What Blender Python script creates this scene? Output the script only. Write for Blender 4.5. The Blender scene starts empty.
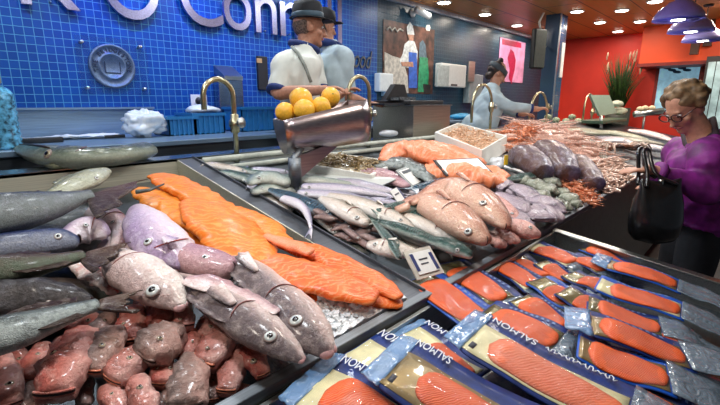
import bpy, bmesh, math, random
from mathutils import Vector, Matrix, noise
random.seed(7)
V = Vector
SC = bpy.context.scene
COL = SC.collection
PI = math.pi
# ------------------------------------------------------------------ camera model (720x405)
F = 430.0
PITCH = math.atan(100/430); AZ = math.atan(410/441.5); EYE = 1.5
HD = V((math.cos(AZ), math.sin(AZ), 0)); RT = V((math.sin(AZ), -math.cos(AZ), 0))
FW = HD*math.cos(PITCH) - V((0, 0, math.sin(PITCH))); UP = RT.cross(FW)
CAM = V((0, 0, EYE))
def ray(x, y): return FW + RT*((x-360)/F) + UP*((202.5-y)/F)
def dep(x, y, d): return CAM + ray(x, y)*d
def onY(x, y, Y): r = ray(x, y); return CAM + r*(Y/r.y)
def onX(x, y, X): r = ray(x, y); return CAM + r*(X/r.x)
def onZ(x, y, z): r = ray(x, y); return CAM + r*((z-EYE)/r.z)
FISH = (.95, .2); PACK = (.93, .13)            # the two sloping display planes: height at the shared front rail, slope
YF = .657
def at(x, y, lift=0., pl=FISH):
    r = ray(x, y); s = (pl[0]+lift-pl[1]*YF-EYE)/(r.z-pl[1]*r.y)
    return CAM + r*s
def pz(Y, pl=FISH): return pl[0] + pl[1]*(Y-YF)
def pj(P):
    v = P-CAM; d = v.dot(FW)
    return V((360+F*v.dot(RT)/d, 202.5-F*v.dot(UP)/d))
# ------------------------------------------------------------------ materials
def nodes(name):
    m = bpy.data.materials.new(name); m.use_nodes = True
    nt = m.node_tree; b = nt.nodes['Principled BSDF']
    return m, nt, b
def N(nt, typ, **kw):
    n = nt.nodes.new(typ)
    for k, v in kw.items():
        if k in n.inputs.keys(): n.inputs[k].default_value = v
        else: setattr(n, k, v)
    return n
def L(nt, a, b): nt.links.new(a, b)
def c4(c): return (c[0], c[1], c[2], 1)
def ramp(nt, stops):
    r = nt.nodes.new('ShaderNodeValToRGB'); e = r.color_ramp.elements
    while len(e) < len(stops): e.new(.5)
    for i, (p, c) in enumerate(stops): e[i].position = p; e[i].color = c4(c)
    return r
def mix(nt, fac, a, b, bt='MIX'):
    n = nt.nodes.new('ShaderNodeMix'); n.data_type = 'RGBA'; n.blend_type = bt
    for s, v in ((n.inputs[0], fac), (n.inputs[6], a), (n.inputs[7], b)):
        if hasattr(v, 'is_linked'): L(nt, v, s)
        elif isinstance(v, (int, float)): s.default_value = v
        else: s.default_value = c4(v)
    return n.outputs[2]
def bump(nt, b, h, strength=.3, dist=.004):
    n = N(nt, 'ShaderNodeBump', Strength=strength, Distance=dist); L(nt, h, n.inputs['Height']); L(nt, n.outputs[0], b.inputs['Normal'])
MATS = {}
def plain(name, col, rough=.5, metal=0., coat=0., noise_amt=.12, scale=30, bmp=.0, trans=0., emit=None, es=1., alpha=1., spec=.5):
    if name in MATS: return MATS[name]
    m, nt, b = nodes(name)
    tc = N(nt, 'ShaderNodeTexCoord'); nz = N(nt, 'ShaderNodeTexNoise', Scale=scale, Detail=4.)
    L(nt, tc.outputs['Object'], nz.inputs['Vector'])
    lo = [max(0, c*(1-noise_amt*1.6)) for c in col]; hi = [min(1, c*(1+noise_amt)) for c in col]
    r = ramp(nt, [(.35, lo), (.65, hi)]); L(nt, nz.outputs['Fac'], r.inputs[0]); L(nt, r.outputs[0], b.inputs['Base Color'])
    b.inputs['Roughness'].default_value = rough; b.inputs['Metallic'].default_value = metal
    b.inputs['Coat Weight'].default_value = coat; b.inputs['Transmission Weight'].default_value = trans
    b.inputs['Alpha'].default_value = alpha; b.inputs['Specular IOR Level'].default_value = spec
    if emit: b.inputs['Emission Color'].default_value = c4(emit); b.inputs['Emission Strength'].default_value = es
    if bmp: bump(nt, b, nz.outputs['Fac'], bmp)
    MATS[name] = m; return m
def fishmat(name, belly, side, back, mott=(.1, .1, .1), mamt=.3, mscale=40, stripes=None, rough=.28, scales=0, gill=0.3, pos=(.18, .5, .8), spec=.4):
    m, nt, b = nodes(name)
    uv = N(nt, 'ShaderNodeUVMap'); sp = N(nt, 'ShaderNodeSeparateXYZ'); L(nt, uv.outputs[0], sp.inputs[0])
    tc = N(nt, 'ShaderNodeTexCoord')
    n1 = N(nt, 'ShaderNodeTexNoise', Scale=mscale, Detail=6., Roughness=.65); L(nt, tc.outputs['Object'], n1.inputs['Vector'])
    wob = N(nt, 'ShaderNodeMath', operation='MULTIPLY_ADD'); L(nt, n1.outputs['Fac'], wob.inputs[0]); wob.inputs[1].default_value = .5
    ad = N(nt, 'ShaderNodeMath', operation='ADD'); L(nt, sp.outputs['Y'], wob.inputs[2]); L(nt, wob.outputs[0], ad.inputs[0]); ad.inputs[1].default_value = -.25
    r = ramp(nt, [(pos[0], belly), (pos[1], side), (pos[2], back)]); L(nt, ad.outputs[0], r.inputs[0])
    col = r.outputs[0]
    r2 = ramp(nt, [(.48, (0, 0, 0)), (.66, (1, 1, 1))]); L(nt, n1.outputs['Fac'], r2.inputs[0])
    ml = N(nt, 'ShaderNodeMath', operation='MULTIPLY'); L(nt, r2.outputs[0], ml.inputs[0]); ml.inputs[1].default_value = mamt
    col = mix(nt, ml.outputs[0], col, mott)
    if stripes:
        w = N(nt, 'ShaderNodeTexWave', Scale=stripes[1], Distortion=5., Detail=2.); w.inputs['Detail Scale'].default_value = 2.
        cb = N(nt, 'ShaderNodeCombineXYZ'); L(nt, sp.outputs['X'], cb.inputs[0])
        mm = N(nt, 'ShaderNodeMath', operation='MULTIPLY'); L(nt, sp.outputs['Y'], mm.inputs[0]); mm.inputs[1].default_value = .25
        L(nt, mm.outputs[0], cb.inputs[1]); L(nt, cb.outputs[0], w.inputs['Vector'])
        g = N(nt, 'ShaderNodeMapRange'); L(nt, ad.outputs[0], g.inputs[0]); g.inputs[1].default_value = .5; g.inputs[2].default_value = .62
        rr = ramp(nt, [(.45, (0, 0, 0)), (.6, (1, 1, 1))]); L(nt, w.outputs['Fac'], rr.inputs[0])
        m2 = N(nt, 'ShaderNodeMath', operation='MULTIPLY'); L(nt, rr.outputs[0], m2.inputs[0]); L(nt, g.outputs[0], m2.inputs[1])
        col = mix(nt, m2.outputs[0], col, stripes[0])
    n2 = N(nt, 'ShaderNodeTexNoise', Scale=mscale*3.2, Detail=5., Roughness=.7, Distortion=.6); L(nt, tc.outputs['Object'], n2.inputs['Vector'])
    n2r = ramp(nt, [(.32, (.12, .12, .12)), (.68, (.88, .88, .88))]); L(nt, n2.outputs['Fac'], n2r.inputs[0]); col = mix(nt, .34, col, n2r.outputs[0], 'OVERLAY')
    L(nt, col, b.inputs['Base Color'])
    b.inputs['Roughness'].default_value = rough; b.inputs['Coat Weight'].default_value = .35; b.inputs['Coat Roughness'].default_value = .16
    b.inputs['Specular IOR Level'].default_value = spec; b.inputs['Coat Weight'].default_value = spec*.8
    if scales:
        vo = N(nt, 'ShaderNodeTexVoronoi', Scale=scales); L(nt, tc.outputs['Object'], vo.inputs['Vector'])
        mm = N(nt, 'ShaderNodeMath', operation='MULTIPLY_ADD'); L(nt, vo.outputs['Distance'], mm.inputs[0]); mm.inputs[1].default_value = .6; L(nt, n2.outputs['Fac'], mm.inputs[2])
        bump(nt, b, mm.outputs[0], .6, .004)
    else:
        mm = N(nt, 'ShaderNodeMath', operation='MULTIPLY_ADD'); L(nt, n2.outputs['Fac'], mm.inputs[0]); mm.inputs[1].default_value = .8; L(nt, n1.outputs['Fac'], mm.inputs[2]); bump(nt, b, mm.outputs[0], .8, .009)
    MATS[name] = m; return m
def filletmat(name, c1, c2, line, wscale=60, rough=.3, namt=.5, amt=.5):
    m, nt, b = nodes(name)
    tc = N(nt, 'ShaderNodeTexCoord'); uv = N(nt, 'ShaderNodeUVMap')
    n1 = N(nt, 'ShaderNodeTexNoise', Scale=28., Detail=6., Roughness=.65); L(nt, tc.outputs['Object'], n1.inputs['Vector'])
    r = ramp(nt, [(.3, c1), (.7, c2)]); L(nt, n1.outputs['Fac'], r.inputs[0])
    mp = N(nt, 'ShaderNodeMapping'); L(nt, uv.outputs[0], mp.inputs[0]); mp.inputs['Scale'].default_value = (1, .55, 1); mp.inputs['Rotation'].default_value = (0, 0, .5)
    w = N(nt, 'ShaderNodeTexWave', Scale=wscale/10, Distortion=(6. if wscale > 100 else 16.), Detail=4.); L(nt, mp.outputs[0], w.inputs['Vector'])
    r2 = ramp(nt, [(.62, (0, 0, 0)), (.95, (1, 1, 1))]); L(nt, w.outputs['Fac'], r2.inputs[0])
    mm = N(nt, 'ShaderNodeMath', operation='MULTIPLY'); L(nt, r2.outputs[0], mm.inputs[0]); mm.inputs[1].default_value = amt
    col = mix(nt, mm.outputs[0], r.outputs[0], line)
    L(nt, col, b.inputs['Base Color']); b.inputs['Roughness'].default_value = .42; b.inputs['Specular IOR Level'].default_value = .3; b.inputs['Coat Weight'].default_value = .15; b.inputs['Coat Roughness'].default_value = .22
    ad = N(nt, 'ShaderNodeMath', operation='MULTIPLY_ADD'); L(nt, w.outputs['Fac'], ad.inputs[0]); ad.inputs[1].default_value = (.3 if wscale > 130 else .12); L(nt, n1.outputs['Fac'], ad.inputs[2])
    bump(nt, b, ad.outputs[0], .5, .005)
    MATS[name] = m; return m
def tilemat(name, c1, c2, grout, size=.05, rough=.18, axis='XZ'):
    m, nt, b = nodes(name)
    tc = N(nt, 'ShaderNodeTexCoord'); sp = N(nt, 'ShaderNodeSeparateXYZ'); L(nt, tc.outputs['Object'], sp.inputs[0])
    cb = N(nt, 'ShaderNodeCombineXYZ'); L(nt, sp.outputs[axis[0]], cb.inputs[0]); L(nt, sp.outputs[axis[1]], cb.inputs[1])
    br = N(nt, 'ShaderNodeTexBrick', offset=0., squash=1.)
    for k, v in (('Color1', c4(c1)), ('Color2', c4(c2)), ('Mortar', c4(grout)), ('Scale', 1.), ('Mortar Size', size*.05), ('Mortar Smooth', .3), ('Bias', 0.), ('Brick Width', size), ('Row Height', size)):
        br.inputs[k].default_value = v
    L(nt, cb.outputs[0], br.inputs['Vector'])
    n1 = N(nt, 'ShaderNodeTexNoise', Scale=2.5, Detail=2.); L(nt, tc.outputs['Object'], n1.inputs['Vector'])
    col = mix(nt, .25, br.outputs['Color'], n1.outputs['Color'], 'SOFT_LIGHT')
    L(nt, col, b.inputs['Base Color']); b.inputs['Roughness'].default_value = rough; b.inputs['Specular IOR Level'].default_value = .3
    inv = N(nt, 'ShaderNodeMath', operation='SUBTRACT'); inv.inputs[0].default_value = 1.; L(nt, br.outputs['Fac'], inv.inputs[1])
    bump(nt, b, inv.outputs[0], .5, .003)
    MATS[name] = m; return m
def steelmat(name, col=(.55, .56, .55), rough=.3, streak=(1, 60, 60)):
    m, nt, b = nodes(name)
    tc = N(nt, 'ShaderNodeTexCoord'); mp = N(nt, 'ShaderNodeMapping'); mp.inputs['Scale'].default_value = streak
    L(nt, tc.outputs['Object'], mp.inputs[0])
    n1 = N(nt, 'ShaderNodeTexNoise', Scale=3., Detail=5.); L(nt, mp.outputs[0], n1.inputs['Vector'])
    r = ramp(nt, [(.3, [c*.8 for c in col]), (.7, [min(1, c*1.12) for c in col])]); L(nt, n1.outputs['Fac'], r.inputs[0])
    L(nt, r.outputs[0], b.inputs['Base Color']); b.inputs['Metallic'].default_value = 1.; b.inputs['Roughness'].default_value = rough
    bump(nt, b, n1.outputs['Fac'], .12, .002)
    MATS[name] = m; return m
# ------------------------------------------------------------------ mesh helpers
LOCS = {}
def wl(o): return LOCS.get(o.name, V((0, 0, 0))) if o else V((0, 0, 0))
def tag(o, label=None, cat=None, group=None, kind=None):
    if label: o['label'] = label
    if cat: o['category'] = cat
    if group: o['group'] = group
    if kind: o['kind'] = kind
    return o
def thing(name, label, cat, loc=(0, 0, 0), group=None):
    o = bpy.data.objects.new(name, None); COL.objects.link(o); o.empty_display_size = .05
    o.location = loc; LOCS[o.name] = V(loc)
    return tag(o, label, cat, group)
class MB:
    def __init__(s): s.v = []; s.f = []; s.uv = []; s.mi = []
    def add(s, vs, fs, uv=None, mi=0):
        n = len(s.v); s.v += [V(p) for p in vs]; s.f += [[i+n for i in f] for f in fs]
        s.uv += uv if uv else [(0., .5)]*len(vs); s.mi += [mi]*len(fs); return s
    def box(s, lo, hi, mi=0, M=None):
        (a, b, c), (d, e, f) = lo, hi
        vs = [V(p) for p in ((a, b, c), (d, b, c), (d, e, c), (a, e, c), (a, b, f), (d, b, f), (d, e, f), (a, e, f))]
        if M: vs = [M @ p for p in vs]
        return s.add(vs, [(0, 3, 2, 1), (4, 5, 6, 7), (0, 1, 5, 4), (1, 2, 6, 5), (2, 3, 7, 6), (3, 0, 4, 7)], mi=mi)
    def prism(s, poly, d, mi=0):                       # poly: list of points, extruded by vector d
        n = len(poly); d = V(d); a = [V(p) for p in poly]
        return s.add(a+[p+d for p in a], [tuple(range(n))[::-1], tuple(range(n, 2*n))]+[(i, (i+1) % n, n+(i+1) % n, n+i) for i in range(n)], mi=mi)
    def rings(s, rs, uv=None, cap=True, mi=0):
        k = len(rs[0]); vs = [p for r in rs for p in r]; fs = []
        for i in range(len(rs)-1):
            for j in range(k):
                a, b = i*k+j, i*k+(j+1) % k; fs.append((a, b, b+k, a+k))
        if cap: fs += [tuple(range(k))[::-1], tuple(range((len(rs)-1)*k, len(rs)*k))]
        return s.add(vs, fs, uv, mi)
    def tube(s, pts, r, seg=8, mi=0, cap=True):
        pts = [V(p) for p in pts]; rs = []; prev = None
        for i, p in enumerate(pts):
            t = (pts[min(i+1, len(pts)-1)]-pts[max(i-1, 0)]).normalized()
            if prev is None:
                a = t.cross(V((0, 0, 1)));  a = a if a.length > .1 else t.cross(V((1, 0, 0)))
            else: a = prev-t*prev.dot(t)
            a.normalize(); prev = a; b = t.cross(a); rr = r[i] if isinstance(r, (list, tuple)) else r
            rs.append([p+(a*math.cos(2*PI*j/seg)+b*math.sin(2*PI*j/seg))*rr for j in range(seg)])
        return s.rings(rs, cap=cap, mi=mi)
    def lathe(s, prof, c=(0, 0, 0), ax=(0, 0, 1), seg=20, mi=0):
        ax = V(ax).normalized(); a = ax.orthogonal().normalized(); b = ax.cross(a); c = V(c)
        return s.rings([[c+ax*h+(a*math.cos(2*PI*j/seg)+b*math.sin(2*PI*j/seg))*max(r, 1e-4) for j in range(seg)] for r, h in prof], mi=mi)
    def ell(s, c, ax, seg=12, nr=8, mi=0):              # ellipsoid: three semi-axis vectors, pole along the third
        c = V(c); X, Y, Z = [V(a) for a in ax]; rs = []
        for i in range(nr+1):
            t = PI*(i+.02)/(nr+.04)
            rs.append([c+X*(math.sin(t)*math.cos(2*PI*j/seg))+Y*(math.sin(t)*math.sin(2*PI*j/seg))-Z*math.cos(t) for j in range(seg)])
        return s.rings(rs, mi=mi)
    def build(s, name, mat, parent=None, smooth=True, loc=None, label=None, bevel=0):
        o0 = V(loc) if loc is not None else (wl(parent) if parent else V((0, 0, 0)))
        me = bpy.data.meshes.new(name); me.from_pydata([p-o0 for p in s.v], [], s.f)
        ul = me.uv_layers.new(name='UVMap'); idx = [0]*len(me.loops); me.loops.foreach_get('vertex_index', idx)
        buf = []
        for i in idx: buf += s.uv[i]
        ul.data.foreach_set('uv', buf)
        for m in (mat if isinstance(mat, (list, tuple)) else [mat]): me.materials.append(m)
        if any(s.mi): me.polygons.foreach_set('material_index', s.mi)
        bm = bmesh.new(); bm.from_mesh(me); bmesh.ops.recalc_face_normals(bm, faces=bm.faces); bm.to_mesh(me); bm.free()
        if smooth: me.polygons.foreach_set('use_smooth', [True]*len(me.polygons))
        me.update()
        o = bpy.data.objects.new(name, me); COL.objects.link(o)
        if parent: o.parent = parent; o.location = o0-wl(parent)
        else: o.location = o0
        LOCS[o.name] = o0
        if bevel:
            bv = o.modifiers.new('b', 'BEVEL'); bv.width = bevel; bv.segments = 2; bv.limit_method = 'ANGLE'
        elif smooth and len(s.f) < 60:
            pass
        if label: o['label'] = label
        return o
def crisp(o, ang=.6):
    me = o.data
    me.polygons.foreach_set('use_smooth', [True]*len(me.polygons)); bm = bmesh.new(); bm.from_mesh(me)
    for e in bm.edges:
        if len(e.link_faces) == 2 and e.calc_face_angle(0) > ang: e.smooth = False
    bm.to_mesh(me); bm.free(); return o
def struct(name, mb, mat, smooth=False, bevel=0):
    return tag(mb.build(name, mat, smooth=smooth, bevel=bevel), kind='structure')
def cat(pts, n):                                         # Catmull-Rom through tuples, n samples, roughly by chord length
    P = [list(p) for p in pts]
    if len(P) == 2: P = [P[0], [(a+b)/2 for a, b in zip(*P)], P[1]]
    ds = [0]
    for a, b in zip(P, P[1:]): ds.append(ds[-1]+math.hypot(a[0]-b[0], a[1]-b[1])+1e-6)
    out = []
    for i in range(n):
        s = ds[-1]*i/(n-1); k = 0
        while k < len(P)-2 and s > ds[k+1]: k += 1
        u = (s-ds[k])/(ds[k+1]-ds[k]); p1, p2 = P[k], P[k+1]
        p0 = P[k-1] if k > 0 else [2*a-b for a, b in zip(p1, p2)]; p3 = P[k+2] if k+2 < len(P) else [2*b-a for a, b in zip(p1, p2)]
        out.append([.5*(2*b+(c-a)*u+(2*a-5*b+4*c-d)*u*u+(3*b-a-3*c+d)*u**3) for a, b, c, d in zip(p0, p1, p2, p3)])
    return out
class Loft:
    """body laid on a sloping plane; pts = (px, py, half width in px[, extra lift]) along the spine"""
    def __init__(s, pts, lift=0., flat=.65, n=22, seg=16, pl=FISH, dorsal=1, lump=.0, lscale=30, power=1., blunt0=.5, blunt1=.5, seed=0, roll=0., gill=None):
        pts = [tuple(p)+(0.,)*(4-len(p)) for p in pts]
        sm = cat(pts, n); s.fr = []; s.n = n
        NR = V((0, -pl[1], 1)).normalized()
        P = [at(x, y, lift+e+.02, pl) for x, y, r, e in sm]; R = [max(q[2], .25) for q in sm]
        bm = .02; dp = (P[0]-CAM).length
        for it in range(3):
            fr = []
            for i in range(n):
                T = (P[min(i+1, n-1)]-P[max(i-1, 0)]).normalized(); S = T.cross(NR).normalized(); Nn = S.cross(T)
                q0 = pj(P[i]); tt = pj(P[i]+T*.004)-q0
                pe = V((-tt.y, tt.x)).normalized() if tt.length > 1e-6 else V((0, 1))
                a_ = abs((pj(P[i]+S*.002)-q0).dot(pe))/.002; b_ = abs((pj(P[i]+Nn*.002)-q0).dot(pe))/.002
                a = R[i]/math.sqrt(a_*a_+(flat*b_)**2); fr.append([P[i], T, S, Nn, a, a*flat])
            bm = max(f[5] for f in fr)
            P = [at(q[0], q[1], lift+q[3]+.55*bm+.35*f[5], pl) for q, f in zip(sm, fr)]
        for f, p in zip(fr, P): f[0] = p
        s.fr = fr; rs = []; uv = []; s.dorsal = dorsal; s.bmax = bm
        o = V((seed*3.1, seed*1.7, 0))
        def ring(f, k, dT, t):
            r = []
            if gill and 0 <= t <= 1:
                g = (t-gill); k *= 1+(.055*max(0, 1-g/.22) if g >= -.001 else -.02*max(0, 1+g/.1))
            for j in range(seg):
                ph = 2*PI*j/seg; c, sn = math.cos(ph), math.sin(ph)
                if power != 1.: c = math.copysign(abs(c)**power, c); sn = math.copysign(abs(sn)**power, sn)
                p = f[0]+f[1]*dT+f[2]*(c*f[4]*k)+f[3]*(sn*f[5]*k)
                if lump: p = p+(p-f[0])*(lump*(noise.noise(p*lscale+o)+.55*noise.noise(p*lscale*2.6+o)))*1.6
                r.append(p); uv.append((t, .5+.5*math.cos(ph+(roll if dorsal > 0 else PI-roll)*-1 if roll else ph)*(1 if roll else dorsal)))
            return r
        f0, f1 = fr[0], fr[-1]
        for k, u in ((.12, 1.), (.6, .8), (.88, .42)): rs.append(ring(f0, k, -f0[4]*blunt0*u, 0.))
        for i in range(n): rs.append(ring(fr[i], 1., 0., i/(n-1)))
        for k, u in ((.88, .42), (.6, .8), (.12, 1.)): rs.append(ring(f1, k, f1[4]*blunt1*u, 1.))
        s.rs = rs; s.uv = uv
    def base(s):
        p = s.fr[s.n//2]; return p[0]-p[3]*p[5]
    def mesh(s, mb=None): return (mb or MB()).rings(s.rs, s.uv)
    def f(s, t):
        x = max(0, min(.9999, t))*(s.n-1); i = int(x); u = x-i; A, B = s.fr[i], s.fr[i+1]
        return [a*(1-u)+b*u for a, b in zip(A, B)]
    def surf(s, t, k, up=1):                              # point and outward normal at across-position k (-1..1, + = dorsal)
        P, T, S, Nn, a, b = s.f(t); k *= s.dorsal; h = math.sqrt(max(0, 1-k*k))*up
        return P+S*(k*a)+Nn*(h*b), (S*(k/a)+Nn*(h/b)).normalized(), T
    def near(s, x, y):                                    # the (t, k) whose surface projects nearest to a pixel
        q = V((x, y)); best = None
        for i in range(41):
            for j in range(-19, 20):
                d = (pj(s.surf(i/40, j/20)[0])-q).length
                if best is None or d < best[0]: best = (d, i/40, j/20)
        return best[1], best[2]
# ------------------------------------------------------------------ fish
def fan(name, P, Ld, W, Nn, w0, w1, l, fork, mat, parent, th=.0025, curl=0., rays=13, ragged=.12, seed=0):
    rnd = random.Random(seed); top = []; bot = []; ns = 6; uv = []
    Ld, W, Nn = Ld.normalized(), W.normalized(), Nn.normalized()
    for i in range(rays):
        u = -1+2*i/(rays-1); ll = l*(1-fork*(1-abs(u)**1.3))*(1-rnd.random()*ragged)
        for j in range(ns+1):
            s = j/ns; w = w0+(w1-w0)*s**.8
            p = P+Ld*(ll*s*(1-.12*u*u*(1-fork)))+W*(w*u)+Nn*(((i % 2)-.5)*.003*s+curl*l*s*s)
            t = th*(1-.6*s); top.append(p+Nn*t); bot.append(p-Nn*t); uv.append((s, .5+.5*u))
    n = len(top); k = ns+1; fs = []
    for i in range(rays-1):
        for j in range(ns):
            a = i*k+j; fs += [(a, a+1, a+k+1, a+k), (n+a, n+a+k, n+a+k+1, n+a+1)]
    for i in range(rays-1): fs += [(i*k, i*k+k, n+i*k+k, n+i*k), (i*k+ns, n+i*k+ns, n+i*k+k+ns, i*k+k+ns)]
    for j in range(ns): fs += [(j, n+j, n+j+1, j+1), ((rays-1)*k+j, (rays-1)*k+j+1, n+(rays-1)*k+j+1, n+(rays-1)*k+j)]
    return MB().add(top+bot, fs, uv+uv).build(name, mat, parent)
def put_eye(parent, P, nr, r, tdir, ring, pupil, bulge=.34, cloud=False):
    a = (tdir-nr*tdir.dot(nr)).normalized(); b = nr.cross(a)
    MB().ell(P-nr*r*.14, (a*r*1.16, b*r*1.16, nr*(r*bulge*.8)), 14, 8).build('eye_socket', MATS['socket'], parent)
    e = MB().ell(P-nr*r*.10, (a*r, b*r, nr*(r*bulge)), 14, 8).build('eye', ring, parent)
    MB().ell(P+nr*r*(bulge*.55-.02), (a*r*.52, b*r*.52, nr*(r*bulge*.55)), 12, 6).build('pupil', pupil, e)
    return e
def ridge_fin(name, lf, t0, t1, h, mat, parent, side=1, lean=.5, n=13, seed=0, th=.0016, shape=.6):
    rnd = random.Random(seed); A = []; B = []
    for i in range(n):
        u = i/(n-1); P, nr, T = lf.surf(t0+(t1-t0)*u, .93*side)
        _, _, S, Nn, a, b = lf.f(t0+(t1-t0)*u); o = S*(lf.dorsal*side)
        hh = h*(math.sin(PI*min(1, u*.8+.2))**shape)*(1-.25*(i % 2))*(.85+.3*rnd.random())
        d = (o-T*lean+Nn*.15).normalized(); q = P-o*.004
        A.append((q+Nn*th, q-Nn*th)); B.append((q+d*(hh+.004)+Nn*th*.4, q+d*(hh+.004)-Nn*th*.4))
    mb = MB(); rs = [[A[i][0], B[i][0], B[i][1], A[i][1]] for i in range(n)]
    return mb.rings(rs, [(i/(n-1), .9) for i in range(n) for _ in range(4)]).build(name, mat, parent)
def pectoral(lf, t, k, l, w, mat, parent, ang=.3, seed=0, name='pectoral_fin', up=1, d=-1):
    P, nr, T = lf.surf(t, k, up); T2 = (T*d+nr*ang); T2.normalize(); W = nr.cross(T2)
    return fan(name, P+nr*.002, T2, W, nr, w*.35, w, l, 0, mat, parent, th=.0014, rays=9, seed=seed)
FM = {}
def fish(name, label, catg, pts, mat, lift=0., flat=.65, group=None, flip=False, eye=None, tail=None, dorsal_fins=(), anal=(), pec=None, mouth=None, fin_mat=None, n=24, seg=18, lump=.02, lscale=30, power=1.15, b0=.4, b1=.5, seed=0, eye_mats=None, gill=None, pl=FISH, body='body', lipmat=None, roll=.0, gcol=None, snout=None):
    rightward = pts[-1][0]-pts[0][0]
    d = (-1 if rightward > 0 else 1)*(-1 if flip else 1)
    lf = Loft(pts, lift, flat, n, seg, pl, d, lump, lscale, power, b0, b1, seed, roll, gill[0] if gill else None)
    root = thing(name, label, catg, lf.base(), group)
    lf.mesh().build(body, mat, root)
    fm = fin_mat or mat; em = eye_mats or (MATS['eye_white'], MATS['pupil'])
    for e in (eye if isinstance(eye, list) else [eye] if eye else []):
        t, k = lf.near(e[0], e[1]); P, nr, T = lf.surf(t, k); put_eye(root, P, nr, e[2]*((P-CAM).dot(FW))/F, T, em[0], em[1])
    if tail:                                               # (tip px, tip py, half spread px, fork)
        P, T, S, Nn, a, b = lf.fr[0]; tip = at(tail[0], tail[1], lift+lf.bmax*.75+.012, pl); D = tip-P
        D2 = D-Nn*D.dot(Nn)*.3; W = D2.cross(Nn).normalized()
        q = pj(tip+W*.01)-pj(tip); pe = (pj(tip)-pj(P)); pe = V((-pe.y, pe.x)).normalized(); ws = abs(q.dot(pe))/.01
        fan('tail_fin', P-T*a*.2, D2, W, Nn, a*.85, tail[2]/max(ws, 1), D2.length, tail[3], fm, root, th=.003, seed=seed, ragged=.3)
    for q in dorsal_fins: ridge_fin('dorsal_fin', lf, q[0], q[1], q[2], fm, root, 1, seed=seed+1)
    for q in anal: ridge_fin('anal_fin', lf, q[0], q[1], q[2], fm, root, -1, seed=seed+2)
    if pec: pectoral(lf, pec[0], pec[1], pec[2], pec[3], fm, root, pec[4] if len(pec) > 4 else .25, seed)
    if gill:                                               # arched gill slit across the upper side at t
        pts_ = []
        for i in range(9):
            k = -.75+1.5*i/8; P, nr, T = lf.surf(gill[0]-.05*(1-(i-4)**2/16.)*gill[1], k); pts_.append(P+nr*.0004)
        MB().tube(pts_, [.0008]+[.0017]*7+[.0008], 6).build('gill_slit', gcol or MATS['gill_dull'], root)
    if mouth:                                              # mouth slit around the head end at height k0..k1
        P, T, S, Nn, a, b = lf.fr[-1]; bl = a*b1; pp = []
        for i in range(11):
            th = -.5+1.75*i/10; q = P+T*(math.cos(th)*bl*.95)+Nn*(math.sin(th)*b*.95)+S*(lf.dorsal*a*mouth[0])
            pp.append(q)
        MB().tube(pp, [mouth[1]*.25]+[mouth[1]*.5]*9+[mouth[1]*.2], 6).build('mouth', MATS['mouth_dark'], root)
    if snout:                                              # fleshy pink snout and lower lip
        P, T, S, Nn, a, b = lf.fr[-1]; D = S*lf.dorsal
        MB().ell(P+T*(a*b1*.55)+D*(a*.12), (D*(a*.62), Nn*(b*.6), T*(a*.55)), 14, 10).build('snout', snout, root)
        MB().ell(P+T*(a*b1*.35)-D*(a*.5), (D*(a*.34), Nn*(b*.5), T*(a*.5)), 14, 10).build('lower_lip', snout, root)
    FM[root.name] = lf
    return root, lf
def head(label, pts, mat, lift, eyes, lip=None, flat=.8, seed=0, name='gurnard_head', catg='fish head', group='heads heaped at the front of the left tray', lump=.2, er=2.6, power=.8, b1=.25):
    """cut-off red fish head: skull, two lips, gaping mouth line, eyes"""
    lf = Loft(pts, lift, flat, 16, 18, FISH, 1, lump, 42, power, .3, b1, seed)
    root = thing(name, label, catg, lf.base(), group)
    lf.mesh().build('skull', mat, root)
    for e in eyes:
        t, k = lf.near(e[0], e[1]); P, nr, T = lf.surf(t, k); r = (e[2] if len(e) > 2 else er)*((P-CAM).dot(FW))/F
        put_eye(root, P, nr, r, T, MATS['eye_gold'], MATS['pupil'], .5)
    P, T, S, Nn, a, b = lf.fr[-1]; bl = a*b1
    for nm, off, m, r, fw_ in (('upper_lip', .42, lip or MATS['lip'], .085, .92), ('mouth', .22, MATS['mouth_dark'], .09, .93), ('lower_lip', .02, lip or MATS['lip'], .085, .99)):
        pp = []
        for i in range(13):
            th = -1.45+2.9*i/12; pp.append(P+T*(math.cos(th)*bl*fw_-bl*.12)+S*(math.sin(th)*a*.97)+Nn*(b*off))
        MB().tube(pp, [a*r*.6]+[a*r]*11+[a*r*.6], 7).build(nm, m, root)
    rnd = random.Random(seed)
    for s_ in (-1, 1):                                     # spiny gill cover on each cheek
        Pq, nr, T2 = lf.surf(.28, .72*s_)
        q = MB().ell(Pq-nr*a*.05, (T2*a*.5, T2.cross(nr)*a*.32, nr*a*.13), 10, 6)
        q.build('gill_cover', mat, root)
    return root
def fillet(label, pts, mat, lift, flat=.28, seed=0, name='smoked_fillet', catg='fish fillet', group='smoked orange fillets in the left tray', lump=.14, b0=.5, b1=.4, lscale=24, pl=FISH, power=1.):
    lf = Loft(pts, lift, flat, 30, 22, pl, -1, lump, lscale, power, b0, b1, seed)
    o = lf.mesh().build(name, mat, None, loc=lf.base())
    return tag(o, label, catg, group)
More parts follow.
